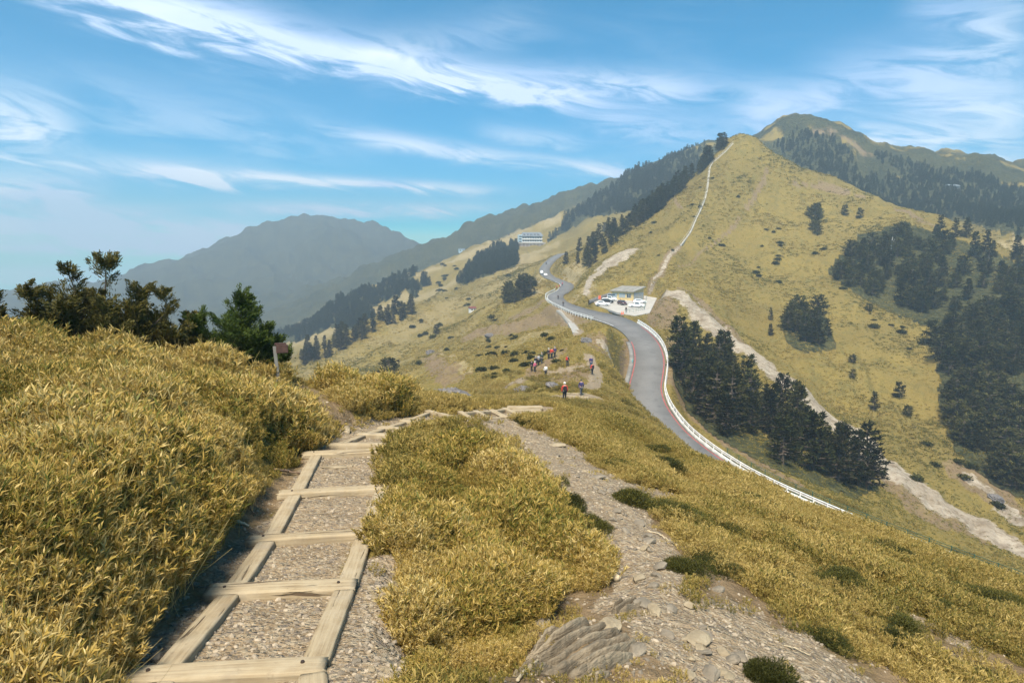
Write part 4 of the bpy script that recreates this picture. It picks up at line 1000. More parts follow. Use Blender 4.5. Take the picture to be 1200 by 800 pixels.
r = empty('boardwalk', at_h(612,478,4.5), 0, 'pale boards ending the walk at the crest above the hikers', 'boardwalk')
for k, (a, b, h) in enumerate((((594,476),(636,476),4.45), ((600,480),(634,479.5),4.42), ((612,483),(632,483),4.38))): timber('board', at_h(*a, h), at_h(*b, h), .30, .10, r, 70 + k)
r = empty('timber_steps', cast(678,466,55), 0, 'pale timber edging set in the gravel landing below the two hikers', 'steps')
for k, (a, b) in enumerate((((662,465),(690,467)), ((664,462),(688,463)), ((667,468),(676,470)))):
    A, B = Vector(cast(*a, 55)), Vector(cast(*b, 55)); timber('step_beam', A + Vector((0, 0, .16)), B + Vector((0, 0, .16)), .3, .22, r, 80 + k)

# ---------------------------------------------------------------- stones
def rock_mat(name, a, b_, strat=False):
    m, t, b = mat(name); q = NT(t); P = q.coord('Object'); n = q.noise(P, 4, 6, .65); f = q.noise(P, 30, 5, .7); st = q.noise(q.mapping(P, (2, 4, 26), (0.2, .5, 0)), 1.5, 6, .65, .4)
    c = q.mix(q.mr(n, .3, .7), a, b_); c = q.mix(q.mr(st, .38, .30, 0, .6), c, tuple(x * .35 for x in a)); c = q.mix(q.mr(f, .6, .75, 0, .5), c, tuple(min(1, x * 1.3) for x in b_))
    q.l(c, b.inputs['Base Color']); b.inputs['Roughness'].default_value = .9; b.inputs['Specular IOR Level'].default_value = .2
    q.bump(q.m('ADD', st, q.m('MULTIPLY', f, .3)), .8, .03, b); return m
M_ROCK = rock_mat('grey schist', (.13, .11, .082), (.25, .21, .155)); M_PALE = rock_mat('pale schist', (.20, .158, .10), (.33, .27, .18)); M_DARK = rock_mat('dark schist', (.10, .09, .085), (.21, .19, .175))
def stone_mesh(seed, sx, sy, sz, sub=3, rough=.28, layers=0):
    bm = bmesh.new(); bmesh.ops.create_icosphere(bm, subdivisions=sub, radius=1)
    g = np.random.default_rng(seed); cuts = [(norm(g.normal(size=3)), g.uniform(.55, .85)) for _ in range(9)]; s = g.uniform(0, 50)
    for v in bm.verts:
        p = np.array(v.co)
        for n_, d in cuts:
            k = p @ n_ - d
            if k > 0: p = p - n_ * k * .9
        p = p * (1 + rough * float(fbm(np.array([p[0] * 1.8 + s]), np.array([p[1] * 1.8 + p[2] * 2.3]), 4, seed)[0]))
        if layers:
            u = (p[2] + .35 * p[0] + .15 * p[1]) * layers; fr = u - math.floor(u); p[:2] *= 1 + .20 * (fr - .5); p[2] = (math.floor(u) + fr ** 3) / layers - .35 * p[0] - .15 * p[1]
        v.co = p * np.array([sx, sy, sz])
    me = bpy.data.meshes.new('stone'); bm.to_mesh(me); bm.free(); me.polygons.foreach_set('use_smooth', [False] * len(me.polygons)); return me
def stone(px, py, sx, sy, sz, m, label, seed, rz=0, tilt=(0, 0), r0=2.5, group=None, sink=.35, name='stone', sub=3, layers=0):
    o = link(name, stone_mesh(seed, sx, sy, sz, sub, layers=layers), m); o.location = cast(px, py, r0) + np.array([0, 0, sz * (1 - 2 * sink)]); o.rotation_euler = (tilt[0], tilt[1], rz)
    return tag(o, label, 'stone', group)
stone(814,750,.16,.11,.05,M_PALE,'large flat tan slab lying on the gravel slope', 1, .7, (.15, .1), name='rock_slab')
stone(768,718,.07,.10,.05,M_PALE,'upright pale stone above the large tan slab', 2, .2, (.2, .1))
stone(842,692,.09,.06,.035,M_ROCK,'flat grey stone on the gravel near the lone round shrub', 3, .5)
stone(760,635,.10,.07,.04,M_ROCK,'flat grey stone in the middle of the gravel side path', 4, .3)
stone(748,680,.11,.07,.04,M_PALE,'pale flat stone below the end of the fallen log', 5, .9)
stone(652,522,.22,.12,.05,M_PALE,'pale slab set in the gravel near the top of the side path', 6, .1, r0=8)
stone(700,560,.16,.08,.04,M_ROCK,'grey stone at the fork of the gravel side path', 7, .4, r0=6)
stone(172,763,.06,.045,.035,M_ROCK,'grey stone beside the lower left corner of the stairway', 8, .3)
stone(183,772,.05,.04,.03,M_ROCK,'small grey stone touching the one beside the stairway corner', 9, 1.2)
stone(392,549,.19,.08,.03,M_PALE,'white slab set in the topmost gravel bay of the first flight', 10, .1, r0=6)
stone(405,506,.10,.16,.09,M_PALE,'pale block leaning at the left of the second timber flight', 11, .4, (.3, .1), r0=8)
stone(485,493,.30,.18,.06,M_PALE,'white slab filling a bay of the second timber flight', 12, .2, r0=10)
stone(538,468,2.4,1.6,1.0,M_DARK,'dark layered crag beyond the end of the timber walk', 13, .3, (.2, .3), r0=30, name='crag', sub=5, layers=5, sink=.45)
stone(652,456,1.5,1.0,.7,M_DARK,'dark tilted rock on the knoll left of the red jacketed hiker', 14, .5, (.3, .4), r0=55, name='crag', sub=4, layers=5, sink=.5)
stone(507,414,2.6,1.8,1.5,M_DARK,'dark rock knob beside the pale looping trail', 15, .5, (.3, .2), r0=120, name='crag', sub=4, layers=4, sink=.5)
stone(575,395,2.6,1.4,1.3,M_DARK,'dark rock band under the bare brown bank below the white fence', 17, .5, (.4, .3), r0=120, name='crag', sub=4, layers=5, sink=.5)
stone(690,400,1.6,1.1,.8,M_DARK,'dark rock on the flank of the mound before the road', 18, .4, (.4, .3), r0=90, name='crag', sub=4, layers=5, sink=.55)
stone(613,458,1.3,.8,.7,M_DARK,'dark rock beside the lower hummock trail', 19, .4, (.3, .3), r0=60, name='crag', sub=4, layers=5, sink=.5)
stone(1165,585,3.0,1.8,1.2,M_DARK,'dark rock in the lower scree gully', 20, .5, (.4, .3), r0=110, name='crag', sub=4, layers=4, sink=.5)
# slate outcrop at the bottom of the picture
def outcrop(px, py, L_, W_, rz, label, seed):
    """tilted slate beds breaking through the ground"""
    c = cast(px, py, 3); nx, ny = 150, 110; U, Vv = np.meshgrid(np.linspace(-1, 1, nx), np.linspace(-1, 1, ny), indexing='ij')
    lx, ly = U * L_, Vv * W_; wx = c[0] + lx * math.cos(rz) - ly * math.sin(rz); wy = c[1] + lx * math.sin(rz) + ly * math.cos(rz)
    n1_ = fbm(lx * 3 + seed, ly * 5, 4, seed); n2_ = fbm(lx * 9 + seed, ly * 22, 4, seed + 3)
    u = (ly + .10 * n1_ + .05 * lx) * 9.5; fr = u - np.floor(u); bed = vnoise(np.floor(u) * 3.7 + seed, lx * 2.2 + 5 + np.floor(u) * 1.3, seed)
    saw = ((1 - fr) ** .8) * (.35 + .9 * bed)                              # each bed rises gently, then breaks off
    cr = (lx + .06 * n1_) * 5 + np.floor(u) * .37; crk = np.exp(-((cr - np.floor(cr) - .5) / .05) ** 2)
    rho = np.sqrt(U ** 2 + Vv ** 2) * (1 + .55 * n1_); env = 1 - sstep(rho, .80, 1.0)
    z = H(wx, wy) - .10 + env * (.10 + .12 * saw + .05 * n1_ + .03 * n2_ - .02 * crk * bed - .13 * np.exp(-(np.minimum(fr, 1 - fr) / .09) ** 2)) 
    V = np.stack([wx - c[0], wy - c[1], z - c[2]], -1).reshape(-1, 3); i_, j_ = np.meshgrid(np.arange(nx - 1), np.arange(ny - 1), indexing='ij'); a = (i_ * ny + j_).ravel()
    F = np.stack([a, a + ny, a + ny + 1, a + 1], 1); o = link('rock_outcrop', mesh_from('rock_outcrop', V, F, False), M_BED); o.location = c; return tag(o, label, 'rock')
M_BED = rock_mat('bedded slate', (.125, .10, .068), (.27, .22, .15))
outcrop(676, 764, .66, .40, .86, 'grey brown bedded slate outcrop breaking the ground below the golden hump', 5)
outcrop(735, 712, .24, .15, .9, 'small bedded slate outcrop beside the path under the log', 9)
stone(712,738,.15,.09,.05,M_PALE,'rounded tan block at the top right of the slate outcrop', 31, .8, (.42, -.12), sink=.3, name='rock_ledge', sub=4)
stone(635,735,.13,.07,.04,M_ROCK,'thin grey slab at the upper left of the slate outcrop', 32, .6, (.4, -.1), sink=.3, name='rock_ledge', sub=4)
stone(745,765,.10,.07,.04,M_ROCK,'grey block lying right of the slate outcrop', 33, .4, (.1, -.1), sink=.3, name='rock_ledge', sub=4)
gq = np.random.default_rng(77)
SMALL = [stone_mesh(60 + i, .05, .036, .02, 2) for i in range(6)]
for i, me in enumerate(SMALL): me.materials.append((M_ROCK, M_PALE, M_ROCK)[i % 3])
def loose(n, poly, r0, s0, s1, label, group):
    xs = [p[0] for p in poly]; ys = [p[1] for p in poly]; k = 0
    while k < n:
        px, py = gq.uniform(min(xs), max(xs)), gq.uniform(min(ys), max(ys))
        if not inpoly(poly, np.array([px]), np.array([py]))[0]: continue
        p = cast(px, py, r0); s = s0 + (s1 - s0) * gq.uniform() ** 2.5; k += 1
        o = link('stone', SMALL[gq.integers(6)]); o.location = p + np.array([0, 0, .008 * s]); o.rotation_euler = (gq.normal(0, .25), gq.normal(0, .25), gq.uniform(0, 6.28)); o.scale = (s,) * 3
        tag(o, label, 'stone', group)
loose(60, [(740,620),(800,700),(880,780),(960,800),(780,800),(745,720)], 3, .4, 2.4, 'loose flat stone on the gravel slope around the big tan slab', 'loose stones on the gravel slope')
loose(36, [(600,500),(640,510),(730,580),(770,650),(735,640),(690,570)], 5, .6, 2.2, 'loose stone on the gravel of the side path', 'loose stones on the side path')
loose(40, [(410,800),(430,700),(462,620),(472,660),(458,720),(470,800)], 2.5, .3, 1.0, 'loose stone in the rubble strip right of the stairway', 'loose stones right of the stairway')
loose(24, [(255,770),(345,700),(365,775),(330,765)], 3, .18, .5, 'small stone in the lowest gravel bay of the stairway', 'small stones in the lowest bay')
loose(26, [(320,670),(410,600),(395,680)], 3, .2, .6, 'small stone in the second gravel bay of the stairway', 'small stones in the second bay')
loose(26, [(375,535),(432,535),(432,562),(378,562)], 6, .4, 1.1, 'pale stone in the topmost gravel bay of the first flight', 'pale stones in the topmost bay')
loose(26, [(155,790),(205,700),(240,640),(262,640),(225,720),(190,790)], 2.5, .3, .9, 'small stone in the bare strip under the bamboo bank', 'small stones under the bamboo bank')
# gravel: too many to count
GP = [stone_mesh(90 + i, .016, .012, .008, 1) for i in range(5)]
x, y, z, r, g = candidates(60000, 2.2, 26, -36, 40, 9)
keep = (g.uniform(0, 1, len(x)) < np.clip(sample(M['gravel'], x, y) + .25 * sample(M['earth'], x, y), 0, 1)) & (g.uniform(0, 1, len(x)) < .55)
x, y, z, r = x[keep], y[keep], z[keep], r[keep]
mg, t, b = mat('gravel'); q = NT(t); ti = q.attr('tint', 'INSTANCER').outputs['Fac']; rp = q.n('ShaderNodeValToRGB'); q.l(ti, rp.inputs[0]); rp.color_ramp.elements[0].color = (.13, .105, .075, 1); rp.color_ramp.elements[1].color = (.36, .295, .21, 1); q.l(rp.outputs[0], b.inputs['Base Color']); b.inputs['Roughness'].default_value = .9
scatter('gravel', GP, np.stack([x, y, z], 1), g.normal(0, .6, (len(x), 3)), .40 + 1.6 * g.uniform(0, 1, len(x)) ** 4 + r * .045, g.uniform(0, 1, len(x)), g.integers(0, 5, len(x)), mg, 'fine pale gravel and stone chips scattered on the walk and side path')

# fallen wood
M_DEAD = flat_mat('bleached dead wood', (.38, .31, .20), .9, var=.35, sc=14, bump=.004); M_ROOT = flat_mat('brown root', (.16, .105, .065), .9, var=.35, sc=20)
def stick(px0, py0, px1, py1, r0_, r1_, name, label, m, lift=.03, rr=2.5, wob=.03, cat='branch', seed=0):
    A, B = cast(px0, py0, rr), cast(px1, py1, rr); g = np.random.default_rng(seed); n = 14; P = []
    for i in range(n):
        t = i / (n - 1); p = A * (1 - t) + B * t; P.append(p + np.array([*g.normal(0, wob * .4, 2), 0])); P[-1][2] = max(float(H(p[0], p[1])), p[2]) + lift
    P = np.array(P); o_ = P[0].copy(); V, F = limb(P - o_, np.linspace(r0_, r1_, n) * (1 + .12 * g.normal(size=n)), 9)
    F = [tuple(f) for f in F] + [tuple(range(9))[::-1], tuple(range((n - 1) * 9, n * 9))]
    me = bpy.data.meshes.new(name); me.from_pydata(V.tolist(), [], F); me.polygons.foreach_set('use_smooth', [True] * len(F)); me.update()
    o = link(name, me, m); o.location = o_; return tag(o, label, cat)
stick(700,650,724,682,.055,.045,'fallen_log','pale bleached log stub lying below the hump beside the path', M_DEAD, .03, 4, .01, 'log', 1)
stick(606,800,634,772,.014,.010,'dead_branch','bleached branch at the left of the slate outcrop', M_DEAD, .02, 3, .03, seed=2)
stick(205,684,240,690,.012,.006,'dead_branch','dark stick lying at the foot of the bamboo bank', M_ROOT, .012, 3, .02, seed=3)
stick(322,552,352,556,.022,.010,'root','bare brown root under the bamboo bank near the top beam', M_ROOT, .02, 5, .04, 'root', 4)
stick(284,582,300,606,.014,.007,'root','thin bare root hanging from the bamboo bank', M_ROOT, .02, 4, .04, 'root', 5)
stick(275,612,292,618,.02,.012,'dead_branch','short pale piece of wood left of the stairway', M_DEAD, .015, 4, .01, seed=6)
stick(440,760,470,772,.006,.003,'dead_branch','thin dry twig in the rubble right of the stairway', M_DEAD, .01, 3, .02, seed=7)
stick(760,622,795,640,.010,.005,'dead_branch','dry twig lying across the gravel side path', M_DEAD, .012, 4, .04, seed=8)
stick(920,758,948,768,.008,.005,'dead_branch','pale twig on the bare patch of the right slope', M_DEAD, .012, 4, .03, seed=9)

# ---------------------------------------------------------------- junipers on the crest at the left
M_JG = leaf_mat('green juniper sprays', [(0, (.022, .034, .009)), (.5, (.070, .098, .018)), (1, (.17, .20, .042))], None, .15, .7, .1)
M_JB = leaf_mat('brown green juniper sprays', [(0, (.030, .030, .010)), (.5, (.088, .076, .020)), (.8, (.14, .112, .028)), (1, (.20, .155, .05))], None, .1, .7, .1)
def juniper(px, py, r_, h, w, m, label, seed, limbs=8, upright=.6, flag=0.0, dense=1.0):
    g = np.random.default_rng(seed); p = at_r(px, py, r_); p[2] = float(H(p[0], p[1])) - .05
    e = empty('juniper_tree', p, 0, label, 'tree'); tubes, B_, D_, Ln, Wd = [], [], [], [], []
    for i in range(limbs):
        a = 6.283 * i / limbs + g.normal(0, .3); sp_ = g.uniform(.45, 1.0)
        end = np.array([math.cos(a) * w * .5 * sp_ + flag * w * .35, math.sin(a) * w * .45 * sp_, h * (g.uniform(.34, .92) * (1 - .55 * sp_ * (1 - upright)))])
        if i == 0: end = np.array([flag * .5 + .05, 0, h * .98])
        pts = [np.zeros(3), end * .3 + g.normal(0, .05 * h, 3) * np.array([1, 1, .4]), end * .58 + g.normal(0, .06 * h, 3), end * .82 + g.normal(0, .05 * h, 3), end]
        P = np.array([np.array([np.interp(t, np.linspace(0, 1, 5), [q_[k] for q_ in pts]) for k in range(3)]) for t in np.linspace(0, 1, 11)])
        tubes.append(limb(P, np.linspace(.034, .006, 11), 6))
        for s in range(int(23 * dense * (1.3 if i == 0 else 1))):            # flat pads of foliage, tips turned up
            t = g.uniform(.10 if i else .2, 1.0) ** .9; c = np.array([np.interp(t, np.linspace(0, 1, 11), P[:, k]) for k in range(3)])
            b2 = g.uniform(0, 6.283); d = np.array([math.cos(b2) + flag * 1.1 + .5 * math.cos(a), math.sin(b2) + .5 * math.sin(a), .22 + .75 * upright * g.uniform(.3, 1)]); d = norm(d)
            L_ = g.uniform(.14, .28) * h * (1.25 - .80 * t); k = 130; u = g.uniform(0, 1, k) ** .8
            b = c + d * (L_ * u)[:, None] + g.normal(0, .050 * h * (1.25 - .7 * t), (k, 3)) * np.array([1, 1, .42]) * (1.15 - .8 * u)[:, None]; b[:, 2] += .10 * h * u ** 2 * .6
            B_.append(b); D_.append(d + np.array([0, 0, .35]) + g.normal(0, .38, (k, 3))); Ln.append(g.uniform(.032, .062, k)); Wd.append(g.uniform(.013, .027, k))
    B_ = np.vstack(B_); n = len(B_)
    link('trunk', join_tubes('trunk', tubes, M_BARK), None, e)
    link('crown', leaf_mesh('crown', [flakes(B_, np.vstack(D_), np.concatenate(Ln), np.concatenate(Wd), np.clip(g.normal(.45, .24, n), 0, 1), g)], m), None, e)
juniper(282,436,15.4,1.95,2.1,M_JG,'fresh green juniper beside the brown sign, densest of the row',1,16,.85,.02,1.9)
juniper(226,424,15.2,1.35,1.9,M_JB,'brownish juniper just left of the fresh green one',2,11,.4,-.1,1.4)
juniper(182,416,15.0,1.62,1.7,M_JB,'wind bent brown juniper in the middle of the row',3,9,.5,.12)
juniper(128,410,14.8,1.98,1.8,M_JB,'tallest brown juniper with a leaning top',4,10,.6,-.08,1.1)
juniper(80,408,14.6,1.70,1.9,M_JB,'brown juniper with a hooked top left of the tallest one',5,9,.45,.1)
juniper(36,406,14.4,1.45,2.4,M_JB,'low spreading brown juniper at the left of the row',6,10,.15,-.1,1.2)
juniper(-12,406,14.4,1.50,2.4,M_JB,'low brown juniper cut by the picture edge',7,10,.15,-.1,1.2)
juniper(155,414,15.8,1.35,2.8,M_JB,'low brown juniper filling the gap behind the tallest one',8,10,.15,0,1.3)

# ---------------------------------------------------------------- helpers for built things
def bx(bm, x0, x1, y0, y1, z0, z1, M_=None):
    vs = [bm.verts.new((x, y, z)) for x in (x0, x1) for y in (y0, y1) for z in (z0, z1)]
    for f in ((0, 1, 3, 2), (4, 6, 7, 5), (0, 4, 5, 1), (2, 3, 7, 6), (0, 2, 6, 4), (1, 5, 7, 3)): bm.faces.new([vs[i] for i in f])
    if M_ is not None: bmesh.ops.transform(bm, matrix=M_, verts=vs)
def part(name, boxes, m, parent, bev=0):
    bm = bmesh.new()
    for b in boxes: bx(bm, *b)
    if bev: bmesh.ops.bevel(bm, geom=list(bm.edges), offset=bev, segments=2, affect='EDGES')
    bmesh.ops.recalc_face_normals(bm, faces=bm.faces)
    me = bpy.data.meshes.new(name); bm.to_mesh(me); bm.free(); return link(name, me, m, parent)
def sweep(name, P, Nn, prof, m, parent=None):
    """profile of (offset, height) carried along a line"""
    P = np.asarray(P); n = len(P); k = len(prof); V = []
    for o_, z_ in prof: V.append(np.column_stack([P[:, :2] + Nn * (o_[:, None] if isinstance(o_, np.ndarray) else o_), P[:, 2] + z_]))
    V = np.vstack(V); i = np.arange(n - 1)
    F = np.vstack([np.stack([a * n + i, a * n + i + 1, ((a + 1) % k) * n + i + 1, ((a + 1) % k) * n + i], 1) for a in range(k)])
    if parent is not None: V = V - np.array(parent.location)
    return link(name, mesh_from(name, V, F, False), m, parent)
def normals2(P):
    T = np.gradient(P[:, :2], axis=0); T /= np.linalg.norm(T, axis=1)[:, None]; return np.stack([T[:, 1], -T[:, 0]], 1)
M_GREEN = flat_mat('green fence paint', (.035, .10, .06), .6); M_STEEL = flat_mat('galvanised steel', (.55, .56, .55), .45, .5)
def post_mesh(w, h): 
    bm = bmesh.new(); bx(bm, -w / 2, w / 2, -w / 2, w / 2, -.4, h); me = bpy.data.meshes.new('post'); bm.to_mesh(me); bm.free(); return me
def fence(name, P, rails, every, pm, m_post, m_rail, label, extra=None, cat='fence'):
    Nn = normals2(P); e = empty(name, P[len(P) // 2], 0, label, cat); e0 = np.array(P[len(P) // 2])
    for (o0, o1, z0, z1) in rails: sweep('rail', P, Nn, [(o0, z0), (o1, z0), (o1, z1), (o0, z1)], m_rail, e)
    if extra: extra(P, Nn, e)
    d = np.r_[0, np.cumsum(np.linalg.norm(np.diff(P, axis=0), axis=1))]; pm.materials.append(m_post)
    for s in np.arange(.5, d[-1], every):
        p = np.array([np.interp(s, d, P[:, k]) for k in range(3)]); o = link('post', pm, None, e); o.location = p - e0
    return e
def offset_line(off, r_hi, r_lo, dz=0):
    i0 = int(np.argmin(abs(RR - r_hi))); i1 = int(np.argmin(abs(RR - r_lo))); i0, i1 = min(i0, i1), max(i0, i1)
    o_ = (ROAD_HW + off) if off > 0 else (-ROAD_HW + off)
    P = np.column_stack([ROAD[:, :2] + ROAD_N * o_[:, None], ROAD[:, 2] + dz])[i0:i1]; return P
# white crash barrier along the outer edge
def barrier_extra(P, Nn, e): sweep('concrete_base', P, Nn, [(-.20, -.5), (.20, -.5), (.16, .22), (-.16, .22)], flat_mat('whitewashed kerb', (.52, .51, .47), .8, var=.25, sc=.8), e)
fence('guardrail', offset_line(-.42, 178, 64), [(-.10, -.02, .44, .60), (-.07, -.04, .60, .70), (-.10, -.02, .70, .86)], 2.0, post_mesh(.12, .86), M_WHITE, M_WHITE, 'long white guardrail on a concrete kerb curving down the outer edge of the road', barrier_extra, 'guardrail')
P = offset_line(-1.7, 96, 58); P[:, 2] = np.maximum(H(P[:, 0], P[:, 1]) - .05, P[:, 2] - 1.2)
fence('mesh_fence', P, [(-.02, .02, z_, z_ + .05) for z_ in (.25, .55, .85, 1.15, 1.4)], 2.5, post_mesh(.08, 1.5), M_GREEN, M_GREEN, 'dark green rail fence outside the white guardrail on the lower road')
fence('low_fence', offset_line(.55, 285, 184), [(-.04, .04, .34, .46), (-.04, .04, .66, .78)], 2.6, post_mesh(.16, .85), M_WHITE, M_WHITE, 'low white post and rail fence on the valley side of the saddle bend')
# delineator post by the cut bank
o = link('marker_post', post_mesh(.14, .9), flat_mat('turquoise marker', (.10, .42, .42))); o.location = cast(741, 427, 100); tag(o, 'small turquoise marker post on the inner edge of the road bend', 'post')

# ---------------------------------------------------------------- car park
def padpt(px, py):
    d = ray(px, py); t_ = (-15.75 - 187 * .031) / (d[2] - .031 * d[1]); return np.array(d * t_) + np.array([0, 0, .05])
PV = [(x_, y_, padz(x_, y_) + .05) for x_, y_ in PAD] + [(x_, y_, padz(x_, y_) - .5) for x_, y_ in PAD]; npd = len(PAD)
me = bpy.data.meshes.new('car_park'); me.from_pydata(PV, [], [tuple(range(npd))] + [(i, i + npd, (i + 1) % npd + npd, (i + 1) % npd) for i in range(npd)]); me.update()
tag(link('car_park', me, flat_mat('pale concrete yard', (.40, .37, .32), .9, var=.15, sc=.4)), kind='structure')
M_YEL = flat_mat('yellow plaster', (.56, .42, .19), .85, var=.12, sc=1.0); M_ROOF = flat_mat('grey concrete roof', (.23, .215, .185), .9, var=.25, sc=.7); M_SHUT = flat_mat('grey blue shutter', (.30, .35, .37), .5, var=.1); M_GLASS = flat_mat('dark window glass', (.05, .065, .075), .15)
c0 = padpt(742, 352.5); b_ = empty('yellow_building', c0, math.atan2(.72, .69), 'low yellow building with a flat grey roof at the back of the car park', 'building')
# local: +x along the right hand front, +y along the left hand front
def slab(name, pts, th, m, parent):
    me = bpy.data.meshes.new(name); n = len(pts); me.from_pydata(list(pts) + [(x_, y_, (z_ - th) if th else -1.5) for x_, y_, z_ in pts], [], [tuple(range(n)), tuple(range(2 * n - 1, n - 1, -1))] + [(i, i + n, (i + 1) % n + n, (i + 1) % n) for i in range(n)]); me.update()
    bm = bmesh.new(); bm.from_mesh(me); bmesh.ops.recalc_face_normals(bm, faces=bm.faces); bm.to_mesh(me); bm.free(); return link(name, me, m, parent)
rz_ = lambda x_: 3.0 + .19 * x_
slab('wall', [(0, 0, rz_(0)), (6.4, 0, rz_(6.4)), (6.4, 8.7, rz_(6.4)), (0, 8.7, rz_(0))], 0, M_YEL, b_)
slab('roof', [(-.6, -.5, rz_(-.6) + .28), (7.0, -.5, rz_(7) + .28), (7.0, 9.4, rz_(7) + .28), (-.6, 9.4, rz_(-.6) + .28)], .26, M_ROOF, b_)
for y0, y1 in ((.9, 2.6), (3.2, 4.4), (4.5, 5.7), (6.6, 7.6)):
    w_ = part('window', [(-.05, -.003, y0, y1, .9, 2.3)], M_SHUT, b_); part('pane', [(-.058, -.052, y0 + .08, y0 + .08 + (y1 - y0) * .42, 1.0, 2.2), (-.058, -.052, y0 + (y1 - y0) * .54, y1 - .08, 1.0, 2.2)], M_SHUT if y0 > 3 else M_GLASS, w_)
for x0 in (.3, 1.8, 3.3, 4.8):
    d_ = part('shutter_door', [(x0, x0 + 1.3, -.06, -.003, -.0, 2.6)], M_SHUT, b_); part('slats', [(x0 + .05, x0 + 1.25, -.085, -.062, .1 + .22 * k, .2 + .22 * k) for k in range(11)], M_STEEL, d_)
# low stone wall behind the parked row
P = resample(np.array([padpt(690, 356), padpt(703, 351), padpt(715, 346.5)]), 1.0); e = sweep('retaining_wall', P, normals2(P), [(-.2, -.8), (.2, -.8), (.2, 1.15), (-.2, 1.15)], flat_mat('dark grey masonry', (.17, .16, .15), .9, var=.3, sc=1.5)); tag(e, 'dark grey retaining wall behind the parked row of cars', 'wall')
P = resample(np.array([padpt(732, 367.3), padpt(744, 366), padpt(755, 363.5), padpt(757, 355), padpt(757.5, 350)]), 1.2)
fence('yard_fence', P, [(-.03, .03, .95, 1.03), (-.03, .03, .5, .56)], 1.6, post_mesh(.09, 1.1), flat_mat('grey fence post', (.33, .36, .33)), M_GREEN, 'grey and green railing round the open corner of the car park')

